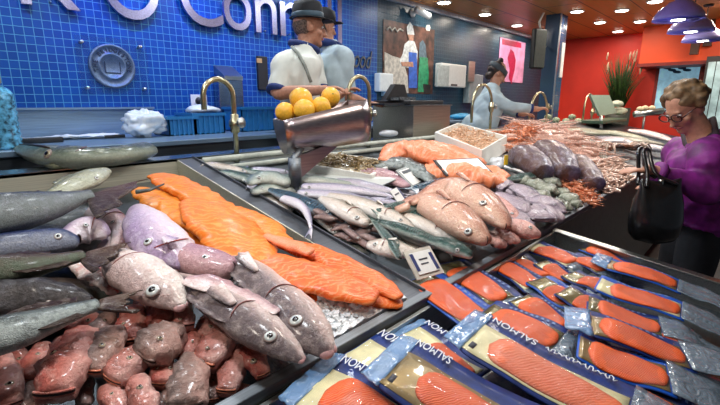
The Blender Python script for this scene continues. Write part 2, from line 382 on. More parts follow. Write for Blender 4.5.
# ------------------------------------------------------------------ people
def tubes(mb, chain, side=None, seg=14):                   # chain: (P, ra, rb) ; ra along side vector
    rs = []; n = len(chain); prev = V(side) if side else None
    for i, (P, ra, rb) in enumerate(chain):
        T = (V(chain[min(i+1, n-1)][0])-V(chain[max(i-1, 0)][0])).normalized()
        if prev is None: prev = T.orthogonal()
        a = (prev-T*prev.dot(T)).normalized(); b = T.cross(a)
        if side is None: prev = a
        rs.append([V(P)+a*(ra*math.cos(2*PI*j/seg))+b*(rb*math.sin(2*PI*j/seg)) for j in range(seg)])
    mb.rings(rs)
def smooth_chain(chain, n):
    q = cat([tuple(P)+(ra, rb) for P, ra, rb in chain], n) if False else None
    P = [list(c[0])+[c[1], c[2]] for c in chain]; out = []
    m = len(P)-1
    for i in range(n):
        x = m*i/(n-1); k = min(int(x), m-1); u = x-k
        p1, p2 = P[k], P[k+1]; p0 = P[k-1] if k else [2*a-b for a, b in zip(p1, p2)]; p3 = P[k+2] if k+2 <= m else [2*b-a for a, b in zip(p1, p2)]
        v = [.5*(2*b+(c-a)*u+(2*a-5*b+4*c-d)*u*u+(3*b-a-3*c+d)*u**3) for a, b, c, d in zip(p0, p1, p2, p3)]
        out.append((V(v[:3]), max(.002, v[3]), max(.002, v[4])))
    return out
def remeshed(name, mb, mat, parent, vox, sm=6):
    o = mb.build(name, mat, parent)
    r = o.modifiers.new('r', 'REMESH'); r.mode = 'VOXEL'; r.voxel_size = vox; r.use_smooth_shade = True
    if sm:
        s = o.modifiers.new('s', 'SMOOTH'); s.iterations = sm; s.factor = .5
    dg = bpy.context.evaluated_depsgraph_get(); me = bpy.data.meshes.new_from_object(o.evaluated_get(dg)); me.name = name
    o.modifiers.clear(); old = o.data; o.data = me
    if not me.materials: me.materials.append(mat)
    me.polygons.foreach_set('use_smooth', [True]*len(me.polygons))
    return o
def add_head(mb, c, f, u, k=1.):                           # c = centre of skull, f facing, u up
    f = f.normalized(); u = (u-f*u.dot(f)).normalized(); s = f.cross(u)
    mb.ell(c+u*.02*k-f*.01*k, (s*.076*k, f*.096*k, u*.1*k), 18, 14)
    mb.ell(c+f*.028*k-u*.052*k, (s*.058*k, f*.062*k, u*.075*k), 16, 12)      # jaw
    mb.ell(c+f*.07*k-u*.1*k, (s*.026*k, f*.022*k, u*.02*k))                   # chin
    mb.ell(c+f*.098*k-u*.022*k, (s*.012*k, f*.018*k, u*.03*k)); mb.ell(c+f*.108*k-u*.042*k, (s*.017*k, f*.018*k, u*.013*k))   # nose
    mb.ell(c+f*.082*k+u*.018*k, (s*.05*k, f*.012*k, u*.01*k))                # brow
    for d in (-1, 1):
        mb.ell(c+s*d*.047*k+f*.058*k-u*.035*k, (s*.022*k, f*.022*k, u*.022*k))   # cheek
        mb.ell(c+s*d*.079*k-f*.008*k-u*.012*k, (s*.009*k, f*.021*k, u*.033*k))   # ear
    return s, f, u
def face(root, c, s, f, u, skin, k=1., lids=True):
    for d in (-1, 1):
        e = MB().ell(c+s*d*.032*k+f*.081*k+u*.001*k, (s*.0125*k, f*.010*k, u*.0065*k)).build('eye', MATS['eyeball'], root)
        MB().ell(c+s*d*.032*k+f*.0895*k-u*.001*k, (s*.006*k, f*.003*k, u*.0055*k)).build('iris', MATS['pupil'], e)
    pp = [c+s*(d*.025*k)+f*((.094-.012*d*d)*k)-u*((.069-.003*d*d)*k) for d in (-1, -.5, 0, .5, 1)]
    MB().tube(pp, [.002*k, .005*k, .006*k, .005*k, .002*k], 8).build('mouth', MATS['lips'], root)
def add_hand(mb, wrist, d, palm_n, thumb, k=1., curl=.5, spread=.16):
    """d = pointing direction, palm_n = direction the palm faces, thumb = +1/-1 side"""
    d = d.normalized(); n = (palm_n-d*palm_n.dot(d)).normalized(); s = d.cross(n)*thumb
    mb.ell(wrist+d*.045*k, (s*.041*k, n*.016*k, d*.055*k), 14, 10)
    for i, (off, ln) in enumerate(((.031, .07), (.011, .079), (-.01, .073), (-.03, .057))):
        b = wrist+d*(.083-.004*abs(i-1.3))*k+s*off*k; dd = (d+s*(off*spread*20*.25)).normalized(); p = b-dd*.02*k; ch = [(p, .0098*k, .0098*k)]
        cur = dd; q = b
        ch.append((q, .0095*k, .0095*k))
        for j, fr in enumerate((.45, .32, .23)):
            a = curl*(.55+.35*j)*(1+.12*i); cur = (cur*math.cos(a)+n*math.sin(a)).normalized(); q = q+cur*ln*fr*k; ch.append((q, (.0088-.0011*j)*k, (.0088-.0011*j)*k))
        ch.append((q+cur*.003*k, .003*k, .003*k)); tubes(mb, ch, None, 10)
    b = wrist+d*.025*k+s*.03*k; c1 = (d*.6+s*.75+n*.25).normalized(); c2 = (d*.85+s*.4+n*.35*(1+curl)).normalized()
    tubes(mb, [(b-c1*.02*k, .012*k, .012*k), (b, .0135*k, .0135*k), (b+c1*.035*k, .0115*k, .0115*k), (b+c1*.035*k+c2*.028*k, .0095*k, .0095*k), (b+c1*.035*k+c2*.036*k, .004*k, .004*k)], None, 10)
# ------------------------------------------------------------------ shared materials
steel = steelmat('steel', (.5, .52, .5), .32); steel_dark = steelmat('steel_dark', (.13, .15, .17), .38)
steel_blue = steelmat('steel_blue', (.42, .47, .52), .22); brass = steelmat('aged_brass', (.5, .46, .3), .3, (8, 8, 8))
chrome = steelmat('letter_metal', (.52, .5, .74), .28, (30, 1, 30))  # lavender tint puts the purple reflections into the letter colour
tray_steel = steelmat('tray_steel', (.62, .6, .48), .5); tray_steel.node_tree.nodes['Principled BSDF'].inputs['Metallic'].default_value = .6; splash = steelmat('splash_steel', (.22, .33, .46), .4); splash.node_tree.nodes['Principled BSDF'].inputs['Metallic'].default_value = .6; rail_steel = steelmat('rail_steel', (.2, .22, .24), .5)
black = plain('black_plastic', (.012, .012, .014), .5); rubber = plain('black_rubber', (.02, .02, .02), .7)
white = plain('white_plastic', (.75, .77, .74), .4, noise_amt=.03); paper = plain('white_paper', (.8, .8, .78), .7, noise_amt=.04)
foam = plain('polystyrene', (.82, .82, .76), .75, noise_amt=.05, scale=220, bmp=.15)
navy = plain('navy_cloth', (.012, .03, .14), .8, bmp=.1); skin = plain('skin', (.52, .26, .17), .5, noise_amt=.08, scale=60)
skin_dim = plain('skin_warm', (.44, .2, .12), .5, noise_amt=.1, scale=60)
plain('eyeball', (.8, .8, .78), .2); plain('pupil', (.006, .006, .01), .08, coat=.6); plain('lips', (.42, .13, .11), .45)
plain('snout_pink', (.62, .36, .36), .3, coat=.4, noise_amt=.25, scale=60, bmp=.3); plain('socket', (.32, .24, .22), .35, coat=.3, noise_amt=.2); plain('eye_white', (.62, .66, .64), .2, coat=.6, noise_amt=.15, scale=120); plain('eye_gold', (.4, .33, .22), .2, coat=.6, noise_amt=.3, scale=200)
plain('gill_red', (.35, .03, .02), .3, coat=.4); plain('gill_dull', (.22, .07, .06), .4); plain('mouth_dark', (.03, .012, .01), .4); plain('lip', (.78, .27, .16), .35, coat=.4, noise_amt=.25, scale=90)
coat = plain('white_coat_cloth', (.66, .68, .62), .85, noise_amt=.06, scale=12, bmp=.25); shirt_blue = plain('pale_blue_cloth', (.42, .52, .56), .85, noise_amt=.08, scale=12, bmp=.25)
dark_cloth = plain('dark_cloth', (.015, .016, .022), .85, bmp=.2)
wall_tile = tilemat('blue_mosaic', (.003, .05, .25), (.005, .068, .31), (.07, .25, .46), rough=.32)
wall_tile_dim = tilemat('blue_mosaic_dim', (.008, .04, .075), (.012, .055, .095), (.035, .11, .16), rough=.32)  # same mosaic as the left wall, its dimmer light put into the colour
back_tile = tilemat('slate_tile', (.02, .05, .12), (.03, .07, .16), (.05, .09, .16), .05)
# ------------------------------------------------------------------ the room
WY, CZ, EX = 3.4, 2.69, 9.25
struct('floor', MB().box((-2, -2.2, -.08), (10, 3.5, 0)), plain('floor_tile', (.055, .055, .06), .7, noise_amt=.2, scale=4))
struct('floor_raised', MB().box((-1.2, 2.3, 0), (8.6, 3.4, .3)), plain('duckboard', (.05, .05, .05), .6))
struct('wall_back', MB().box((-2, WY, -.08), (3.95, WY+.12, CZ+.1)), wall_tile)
struct('wall_back_right', MB().box((3.95, WY, -.08), (10, WY+.12, CZ+.1)), wall_tile_dim)
red = plain('red_paint', (.62, .025, .008), .55, noise_amt=.08, scale=2); red_lit = plain('red_paint_lit', (.72, .07, .008), .5, noise_amt=.06, scale=2)  # second paint is the red with warm light put into its colour
struct('wall_right', MB().box((EX, -2.2, -.08), (EX+.12, WY, CZ+.1)), red)
struct('wall_left', MB().box((-2.1, -2.2, -.08), (-2, WY+.12, CZ+.1)), plain('grey_paint', (.35, .36, .38), .7))
def ceilmat():
    m, nt, b = nodes('ceiling_board'); tc = N(nt, 'ShaderNodeTexCoord'); br = N(nt, 'ShaderNodeTexBrick', offset=.5)
    for k, v in (('Color1', (.52, .2, .045, 1)), ('Color2', (.6, .24, .055, 1)), ('Mortar', (.04, .012, .006, 1)), ('Scale', 1.), ('Mortar Size', .008), ('Brick Width', 2.4), ('Row Height', .47)): br.inputs[k].default_value = v
    L(nt, tc.outputs['Object'], br.inputs['Vector']); mp = N(nt, 'ShaderNodeMapping'); mp.inputs['Scale'].default_value = (1, 14, 1); L(nt, tc.outputs['Object'], mp.inputs[0])
    nz = N(nt, 'ShaderNodeTexNoise', Scale=2., Detail=6.); L(nt, mp.outputs[0], nz.inputs['Vector'])
    L(nt, mix(nt, .3, br.outputs['Color'], nz.outputs['Color'], 'OVERLAY'), b.inputs['Base Color']); b.inputs['Roughness'].default_value = .38
    return m
struct('ceiling', MB().box((-2.1, -2.2, CZ), (EX+.12, WY+.12, CZ+.1)), ceilmat())
struct('trim_1', MB().box((2.2, WY-.05, CZ-.05), (EX, WY, CZ)), plain('cornice', (.45, .5, .6), .5))
struct('wall_bulkhead', MB().box((8.55, -2.2, 2.12), (EX, 1.68, CZ)), red_lit)
struct('trim_2', MB().box((8.53, -2.2, 2.07), (EX, 1.70, 2.12)), plain('bulkhead_lip', (.2, .012, .006), .5))
# tiled pillar
pp_ = dep(553, 60, 6.05)
struct('wall_pillar', MB().box((pp_.x-.0, pp_.y-.05, .3), (pp_.x+.28, pp_.y+.15, CZ)), back_tile)
struct('trim_3', MB().box((pp_.x-.004, pp_.y-.058, .3), (pp_.x+.03, pp_.y-.046, CZ)), steel)
def downlight(px, py, i, lit=True, P=None):
    c = P or onZ(px, py, CZ); r = .075
    t = thing('ceiling_downlight', DL[i % len(DL)] if isinstance(i, int) else i, 'ceiling light', c, 'recessed downlights in the wooden ceiling')
    MB().lathe([(r, -.012), (r+.018, -.01), (r+.02, -.001), (r+.02, 0), (r, 0)], c, seg=24).build('trim_ring', MATS['white_plastic'], t)
    MB().lathe([(.001, -.019), (r*.8, -.018), (r, -.0125), (r, -.002), (.001, -.002)], c, seg=24).build('lens', plain('lamp_glow', (1, 1, 1), .5, emit=(1, .93, .82), es=14.), t)
    return c
DL = ['round ceiling downlight above the poster of the fish seller, nearest of its row', 'round downlight in wooden ceiling above white towel dispenser', 'round downlight in wooden ceiling just left of the pillar, above pink poster', 'round downlight touching the left edge of the pillar top',
      'round downlight on the red ceiling just right of the pillar top', 'round downlight on the red ceiling, top row left of the pendant shades', 'round downlight on red ceiling, second one out from the pillar', 'round downlight on red ceiling straight above the tall grass plant, second row', 'small downlight by the red wall above the grass plant',
      'small downlight by the red wall nearest the pendant shades', 'large bright downlight at the top edge above the first pendant shade']
DLP = [downlight(x, y, i) for i, (x, y) in enumerate([(444, 2), (485, 14), (517, 25), (540, 31), (577, 11), (622, 10), (600, 22), (640, 21), (618, 31), (655, 31), (655, 1)])]
# pendant lamps
def pendant(px, py, d, label):
    c = dep(px, py, d); t = thing('pendant_lamp', label, 'lamp', c, 'purple dome pendant lamps over the counter'); r = .225
    sh = plain('lamp_shade_enamel', (.40, .38, .85), .3, coat=.4, noise_amt=.03)
    prof = [(r, 0), (r*.96, .035), (r*.8, .095), (r*.55, .14), (.1, .165), (.055, .175), (.05, .22), (.02, .235)]
    MB().lathe(prof+[(.018, .23), (.045, .21), (.05, .168), (.095, .158), (r*.54, .132), (r*.78, .088), (r*.94, .032), (r*.985, 0)], c, seg=32).build('shade', sh, t)
    MB().ell(c+V((0, 0, .035)), (V((.1, 0, 0)), V((0, .1, 0)), V((0, 0, .045))), 20, 10).build('bulb', plain('bulb_glow', (1, 1, 1), .5, emit=(1, .95, .85), es=22.), t)
    MB().tube([c+V((0, 0, .22)), V((c.x, c.y, CZ))], .006).build('cord', MATS['black_plastic'], t)
    MB().lathe([(.001, -.03), (.05, -.025), (.055, 0)], V((c.x, c.y, CZ))).build('ceiling_rose', MATS['black_plastic'], t)
    return c
PEND = [pendant(678, 20, 4.3, 'purple dome pendant lamp nearest to us, largest and highest of its row in the frame'), pendant(690.5, 32, 4.85, 'purple dome pendant lamp in the middle of the row'), pendant(702.5, 41, 5.45, 'purple dome pendant lamp farthest back, smallest of its row')]
# slatted fittings top right
for i, (x, w) in enumerate(((702, 10), (714, 12))):
    c = dep(x, 6, 6.3); tag(MB().box((c.x-.06, c.y-.05, 2.2+.12*i), (c.x+.06, c.y+.05, CZ)).build('ceiling_baffle', plain('dark_wood', (.05, .02, .012), .5), smooth=False), ['dark hanging board behind the pendant shades', 'dark hanging board at the top right corner of the frame'][i], 'panel', 'dark boards hanging from the ceiling')
# ------------------------------------------------------------------ lettering on the tiled wall
def text_mesh(ch, w=None, h=None, depth=.02, shear=0.):
    cu = bpy.data.curves.new('t', 'FONT'); cu.body = ch; cu.extrude = depth/2; cu.bevel_depth = 0.0; cu.shear = shear; cu.resolution_u = 6; cu.align_x = 'LEFT'
    o = bpy.data.objects.new('t', cu); COL.objects.link(o); dg = bpy.context.evaluated_depsgraph_get(); me = bpy.data.meshes.new_from_object(o.evaluated_get(dg))
    bpy.data.objects.remove(o); xs = [v.co.x for v in me.vertices]; ys = [v.co.y for v in me.vertices]
    x0, x1, y0, y1 = min(xs), max(xs), min(ys), max(ys)
    sx = w/(x1-x0) if w else None; sy = h/(y1-y0) if h else sx; sx = sx or sy
    vs = [V(((v.co.x-x0)*sx, (v.co.y-y0)*sy, v.co.z)) for v in me.vertices]; fs = [list(p.vertices) for p in me.polygons]
    bpy.data.meshes.remove(me); return vs, fs, (x1-x0)*sx, (y1-y0)*sy
def letter(ch, x0, x1, zb, h, label):
    a = onY(x0, 30, WY).x; b = onY(x1, 30, WY).x
    vs, fs, w, hh = text_mesh(ch, b-a, h, .03)
    M = Matrix.Translation((a, WY-.035, zb)) @ Matrix.Rotation(PI/2, 4, 'X')
    t = thing('sign_letter', label, 'letter', (a, WY, zb), 'metal letters of the wall sign')
    MB().add([M @ v for v in vs], fs).build('face', chrome, t, smooth=False)
    MB().tube([V(((a+b)/2, WY-.03, zb+h*.08)), V(((a+b)/2, WY, zb+h*.08))], .006).build('standoff', MATS['steel'], t)
ZB = 2.095
letter('K', 24, 81, ZB-.02, .46, 'big metal letter K, leftmost on the blue tiled wall')
letter('O', 104, 160, ZB-.03, .47, 'big metal letter O above and right of the round plaque')
letter("'", 166, 172, ZB+.32, .13, 'metal apostrophe between the big letters O and C, at the frame top')
letter('C', 180, 221, ZB-.01, .45, 'big metal letter C right of the big O')
letter('o', 222, 249, ZB-.005, .30, 'small metal letter o after the big C')
letter('n', 253, 274, ZB, .295, 'metal letter n, first of two, after the small o')
letter('n', 277.5, 298, ZB, .295, 'metal letter n, second of two, partly behind the person in the hat')
letter('e', 301, 320, ZB, .30, 'metal letter e hidden behind the head of the person in the hat')
letter('l', 324.5, 328.5, ZB, .45, 'metal letter l, first of two, behind the two people')
letter('l', 334.5, 338.5, ZB, .45, 'metal letter l, last of the sign, right of the two people')
vs, fs, w, hh = text_mesh('ood', .30, .19, .012, .35)
a = onY(353, 60, WY); MS = Matrix.Translation((a.x, WY-.012, onY(360, 68, WY).z)) @ Matrix.Rotation(PI/2, 4, 'X')
tag(MB().add([MS @ v for v in vs], fs).build('script_lettering', steel_dark, smooth=False), 'dark slanting script lettering on tiles right of the second person', 'lettering')
# round plaque behind a glass plate
c = onY(112, 66.5, WY); pc = V((c.x, WY, c.z)); ax = V((0, -1, 0))
pl_ = thing('round_plaque', 'round silver plaque with raised ring of writing on blue tiles', 'plaque', pc)
plaq = steelmat('plaque_metal', (.2, .26, .34), .55, (20, 20, 20)); R_ = .148
MB().lathe([(.001, .012), (.075, .012), (.078, .018), (.088, .018), (.09, .012), (.128, .012), (.132, .02), (.146, .02), (R_, .014), (R_, 0), (.001, 0)], pc, ax, 48).build('disc', plaq, pl_)
def ring_text(s, r, h, a0, a1, flip=False):
    n = len(s)
    for i, ch in enumerate(s):
        if ch == ' ': continue
        an = a0+(a1-a0)*i/(n-1); vs, fs, w, hh = text_mesh(ch, None, h, .012)
        rot = an-PI/2+(PI if flip else 0)
        M = Matrix.Translation((pc.x+r*math.cos(an), WY-.014, pc.z+r*math.sin(an))) @ Matrix.Rotation(PI/2, 4, 'X') @ Matrix.Rotation(rot, 4, 'Z') @ Matrix.Translation((-w/2, -h/2, 0))
        rmb.add([M @ v for v in vs], fs)
rmb = MB(); ring_text('THE BRIDGESTONE', .109, .026, math.radians(195), math.radians(-15)); rmb.build('raised_writing', plain('plaque_dark', (.015, .02, .04), .6), pl_, smooth=False)
MB().box((pc.x-.05, WY-.016, pc.z-.045), (pc.x+.05, WY-.011, pc.z-.04)).box((pc.x-.05, WY-.016, pc.z-.04), (pc.x-.045, WY-.011, pc.z+.03)).box((pc.x+.045, WY-.016, pc.z-.04), (pc.x+.05, WY-.011, pc.z+.03)).build('emblem', MATS['plaque_dark'], pl_, smooth=False)
mb = MB()
gp = thing('glass_plate', 'clear glass plate on four steel studs around the round plaque', 'glass plate', (pc.x, WY, pc.z))
q0 = onY(80, 42, WY); q1 = onY(143, 89, WY)
glass = plain('clear_glass', (.05, .1, .2), .05, alpha=.1, noise_amt=0)
MB().box((q0.x-.04, WY-.036, q1.z-.04), (q1.x+.04, WY-.03, q0.z+.04)).build('pane', glass, gp, smooth=False)
for x in (q0.x, q1.x):
    for z in (q0.z, q1.z): MB().lathe([(.001, .042), (.011, .042), (.011, 0), (.001, 0)], (x, WY, z), ax, 12).build('stud', steel, gp)
# ------------------------------------------------------------------ fittings along the wall
def wbox(nm, x0, y0, x1, y1, Y0, dpt, mat, parent=None, bev=.006, Yref=None):
    a = onY(x0, y0, Yref or Y0); b = onY(x1, y1, Yref or Y0)
    return MB().box((a.x, Y0-dpt, min(a.z, b.z)), (b.x, Y0, max(a.z, b.z))).build(nm, mat, parent, smooth=False, bevel=bev)
t = thing('wall_board', 'narrow black board on tiles left of the person in the hat', 'board', onY(261, 90, WY)); wbox('panel', 255.5, 56, 267, 90, WY, .03, black, t); wbox('picture', 256.5, 58, 262, 63, WY-.03, .002, plain('amber_card', (.5, .3, .12), .6), t, 0)
t = thing('wall_socket', 'white socket plate on tiles above the blue crates', 'socket', onY(198, 106, WY)); wbox('plate', 190, 94.5, 207, 107, WY, .012, white, t, .003); MB().lathe([(.001, .03), (.025, .03), (.03, 0)], onY(198, 101, WY)-V((0, .01, 0)), ax, 16).build('plug', black, t)
t = thing('steel_dispenser', 'steel dispenser with slanted top on tiles behind first tap', 'dispenser', onY(220, 110, WY)); wbox('case', 212, 76, 238, 112, WY, .1, steel_blue, t, .004)
a = onY(214, 74, WY); MB().prism([(a.x, WY, a.z+.07), (a.x, WY-.16, a.z-.02), (a.x, WY-.16, a.z-.05), (a.x, WY, a.z)], (.17, 0, 0)).build('lid', steel, t, smooth=False)
t = thing('soap_dispenser', 'white soap dispenser on tiles left of the scale', 'dispenser', onY(380, 96, WY)); wbox('case', 374, 73, 387.5, 92, WY, .09, white, t, .015); wbox('nozzle', 381, 91, 390, 96, WY, .05, plain('pale_blue_plastic', (.45, .6, .7), .3), t, .006)
t = thing('towel_dispenser', 'white paper towel dispenser on dark tiles right of the poster', 'dispenser', onY(447, 88, WY)); wbox('case', 435, 63, 459, 88, WY, .11, white, t, .015); wbox('cover', 437, 64.5, 448, 87, WY-.11, .012, plain('grey_plastic', (.45, .5, .48), .4), t, .004); wbox('slot', 451, 84, 457, 86, WY-.11, .003, black, t, 0)
# poster of fish sellers: a flat printed sheet
t = thing('wall_poster', 'tall poster of a fish seller in white hat and blue apron', 'poster', onY(407, 95, WY))
wbox('sheet', 383, 19, 432, 94, WY, .006, plain('poster_brown', (.11, .045, .03), .5, noise_amt=.5, scale=9), t, 0)
def flat(nm, poly, mat, parent, Y, off, th=.0012):
    return MB().prism([onY(x, y, Y)*1 + V((0, -off, 0)) for x, y in poly], (0, -th, 0)).build(nm, mat, parent, smooth=False)
pcx = [plain('print_'+k, v, .5, noise_amt=.2, scale=25) for k, v in (('cream', (.55, .5, .42)), ('white', (.7, .7, .66)), ('blue', (.03, .12, .5)), ('green', (.03, .3, .13)), ('flesh', (.5, .25, .16)), ('dark', (.02, .02, .02)), ('slate', (.1, .16, .2)))]
for nm, poly, k, o in (('printed_fish', [(384, 52), (392, 56), (399, 58), (404, 66), (407, 76), (408, 93), (384, 94)], 0, .008), ('printed_coat', [(404, 44), (410, 39), (414, 42), (417, 52), (416, 66), (408, 68), (400, 66), (399, 60), (402, 54)], 1, .0095), ('printed_apron', [(408, 52), (416, 53), (416.5, 88), (408, 88)], 2, .011),
                       ('printed_face', [(407, 34), (413, 34.5), (412.5, 41), (408, 40.5)], 4, .011), ('printed_hat', [(406, 27), (409, 22), (412, 26), (413.5, 35), (406.5, 34.5)], 1, .0125), ('printed_arm', [(400, 62), (412, 62), (412.5, 67), (401, 66)], 4, .0135),
                       ('printed_scarf', [(419, 43), (422, 40), (425, 45), (426, 58), (418, 58)], 6, .0095), ('printed_dress', [(419, 57), (427, 58), (428, 75), (427, 92), (417, 92), (418, 70)], 3, .011), ('printed_bag', [(422, 84), (430, 85), (429, 93), (423, 93)], 5, .0135), ('printed_badge', [(426, 25), (429, 25), (430, 28), (429, 31), (426, 31), (425, 28)], 1, .009)):
    flat(nm, poly, pcx[k], t, WY, o)
MB().tube([onY(x, y, WY)-V((0, .01, 0)) for x, y in ((386, 30), (389, 27), (391, 31), (394, 28), (396, 32), (399, 29), (402, 31))], .012, 6).build('printed_writing', pcx[0], t)
t = thing('pink_poster', 'pink poster with a red fish on far end of tiled wall', 'poster', onY(511, 84, WY))
wbox('sheet', 500, 37, 522, 83, WY-.002, .008, plain('print_pink', (.62, .3, .5), .5, noise_amt=.15, scale=6), t, 0)
flat('printed_band', [(501.5, 39), (520.5, 43), (520.5, 48), (501.5, 44.5)], plain('print_crimson', (.4, .01, .06), .5), t, WY, .012)
flat('printed_fish', [(507, 58), (510, 49), (513, 52), (515, 60), (514, 70), (512, 78), (511, 84), (508, 78), (509, 70)], MATS['print_crimson'], t, WY, .012)
t = thing('security_camera', 'white security camera high on the wall above the poster', 'camera', onY(412, 14, WY)); c = onY(412, 13, WY)
MB().lathe([(.001, 0), (.05, 0), (.05, .02), (.02, .03), (.02, .1), (.001, .1)], c, ax).build('mount', white, t); MB().tube([c+V((-.06, -.1, .02)), c+V((.14, -.16, -.04))], .04, 14).build('case', white, t); MB().lathe([(.001, .01), (.03, .01), (.03, 0)], c+V((.14, -.16, -.04)), (.95, -.28, -.28)).build('lens', black, t)
t = thing('knife_rack', 'grey wall unit with tall steel plate behind person in headband', 'wall unit', onY(470, 105, 3.3)); wbox('case', 464, 74, 476, 103, WY, .1, plain('unit_grey', (.3, .36, .36), .4), t, .01); wbox('plate', 468, 61, 473, 82, WY-.1, .02, steel, t, .002)
# ------------------------------------------------------------------ back work counter
bw = thing('work_counter', 'steel work counter along blue tiled wall with dark front', 'counter', (2, 3.1, .3))
WT = 1.276
MB().box((-1.2, 2.6, WT-.03), (1.97, WY-.002, WT)).box((1.97, 2.86, WT-.03), (6.2, WY-.002, WT)).build('worktop', splash, bw, smooth=False, bevel=.004); MB().box((-1.2, 2.63, .3), (1.96, WY-.01, WT-.03)).box((1.96, 2.89, .3), (6.2, WY-.01, WT-.03)).build('front_panel', steel_dark, bw, smooth=False)
MB().box((-1.2, WY-.02, WT), (1.36, WY-.001, 1.46)).box((-1.2, WY-.05, 1.455), (1.36, WY-.001, 1.468)).build('splashback', splash, bw, smooth=False)
def crate(x, y, w, h, label, s=1):
    c = onY(x, y, 3.1); c.z = WT; t = thing('plastic_crate', label, 'crate', c, 'blue plastic crates on the back counter'); m = plain('blue_plastic', (.02, .17, .42), .35, noise_amt=.05); d = .13; tk = .008
    X0, X1, Y0, Y1, Z0, Z1 = c.x-w/2, c.x+w/2, c.y-d, c.y+d, c.z, c.z+h
    m_ = MB().box((X0, Y0, Z0), (X1, Y1, Z0+tk)).box((X0, Y0, Z0), (X0+tk, Y1, Z1)).box((X1-tk, Y0, Z0), (X1, Y1, Z1)).box((X0, Y0, Z0), (X1, Y0+tk, Z1)).box((X0, Y1-tk, Z0), (X1, Y1, Z1))
    for i in range(1, 6): m_.box((X0+w*i/6-.006, Y0-.008, Z0), (X0+w*i/6+.006, Y0, Z1-.02))
    m_.build('tub', m, t, smooth=False); MB().box((X0-.012, Y0-.014, Z1-.02), (X1+.012, Y0+.004, Z1)).box((X0-.012, Y1-.004, Z1-.02), (X1+.012, Y1+.014, Z1)).box((X0-.012, Y0, Z1-.02), (X0+.004, Y1, Z1)).box((X1-.004, Y0, Z1-.02), (X1+.012, Y1, Z1)).build('rim', m, t, smooth=False)
    return c, w, h
crate(176, 137, .2, .13, 'blue crate beside the white carrier bag'); c2 = crate(202, 137, .24, .15, 'blue crate heaped with white film, left of first tap'); crate(250, 133, .3, .19, 'larger blue crate right of first tap, by the person')
def crumple(nm, c, ax3, mat, label, catg, seed, amp=.35, sc=9, group=None, n=22):
    mb = MB().ell((0, 0, 0), [V(a) for a in ax3], n, n-6); o = V((seed*2.3, seed, 0))
    mb.v = [V(c)+p*(1+amp*noise.noise(p*sc+o)+.5*amp*noise.noise(p*sc*2.7+o)) for p in mb.v]
    return tag(mb.build(nm, mat, None, loc=c), label, catg, group)
film = plain('white_film', (.72, .76, .8), .3, noise_amt=.06, coat=.3, bmp=.2)
c = onY(147, 134, 3.0); c.z = WT; crumple('carrier_bag', c+V((0, 0, .085)), ((.13, 0, 0), (0, .09, 0), (0, 0, .085)), film, 'crumpled white carrier bag on the back counter', 'bag', 3, .5, 13, n=36)
crumple('film_heap', c2[0]+V((0, 0, .165)), ((.12, 0, 0), (0, .09, 0), (0, 0, .035)), film, 'crumpled white film lying in the blue crate', 'film', 8, .5)
c = onZ(60, 139, 1.256)
for i, (x, y, w, rz, lb) in enumerate(((40, 141, .3, .2, 'white paper sheet on the back counter above hake head'), (78, 137, .32, -.15, 'white paper sheet on the back counter left of the knife'))):
    p = onZ(x, y-2.5, WT+.004+.004*i); p.y = min(p.y, 3.2); g = MB(); n = 9
    vs = [V(((j/(n-1)-.5)*w, (k/(n-1)-.5)*.22, .012*noise.noise(V((j*.6, k*.6, i*5))))) for j in range(n) for k in range(n)]
    M = Matrix.Translation(p+V((0, 0, .012))) @ Matrix.Rotation(rz, 4, 'Z'); vs = [M @ v for v in vs]; m = len(vs)
    f1 = [(j*n+k, (j+1)*n+k, (j+1)*n+k+1, j*n+k+1) for j in range(n-1) for k in range(n-1)]
    so = g.add(vs, f1).build('paper_sheet', paper); md = so.modifiers.new('s', 'SOLIDIFY'); md.thickness = .0015; tag(so, lb, 'paper', 'white papers on the back counter')
p = onZ(42, 143, WT); tag(MB().box((p.x-.1, p.y-.03, WT+.001), (p.x+.1, p.y+.03, WT+.03)).build('sharpening_block', black, bevel=.004), 'flat black block lying on the back counter behind hake head', 'block')
t = thing('knife', 'small knife on the back counter left of carrier bag', 'knife', V((onY(108, 137, 3.05).x, 3.05, WT))); p = wl(t)+V((0, 0, .012)); MB().box((p.x-.02, p.y-.012, p.z-.01), (p.x+.1, p.y+.012, p.z+.01)).build('handle', black, t, bevel=.004); MB().prism([p+V((.0-.02, -.014, 0)), p+V((-.19, 0, 0)), p+V((-.02, .014, 0))], (0, 0, .003)).build('blade', steel, t, smooth=False)
# big water bottle at the left edge
c = onY(2, 140, 2.75); c.z = WT; t = thing('water_bottle', 'large clear blue ribbed water bottle with beige cap at left edge', 'bottle', c)
prof = [(.001, 0), (.075, 0), (.082, .01)]
for i in range(9): prof += [(.082, .02+i*.026), (.077, .033+i*.026)]
prof += [(.08, .26), (.066, .285), (.035, .305), (.03, .33), (.001, .33)]
MB().lathe(prof, c, seg=28).build('body', plain('bottle_blue', (.10, .36, .58), .12, coat=.7, noise_amt=.5, scale=45, bmp=.1), t); MB().lathe([(.001, .37), (.034, .37), (.038, .362), (.038, .315), (.001, .315)], c, seg=24).build('cap', plain('beige_plastic', (.5, .4, .25), .5), t)
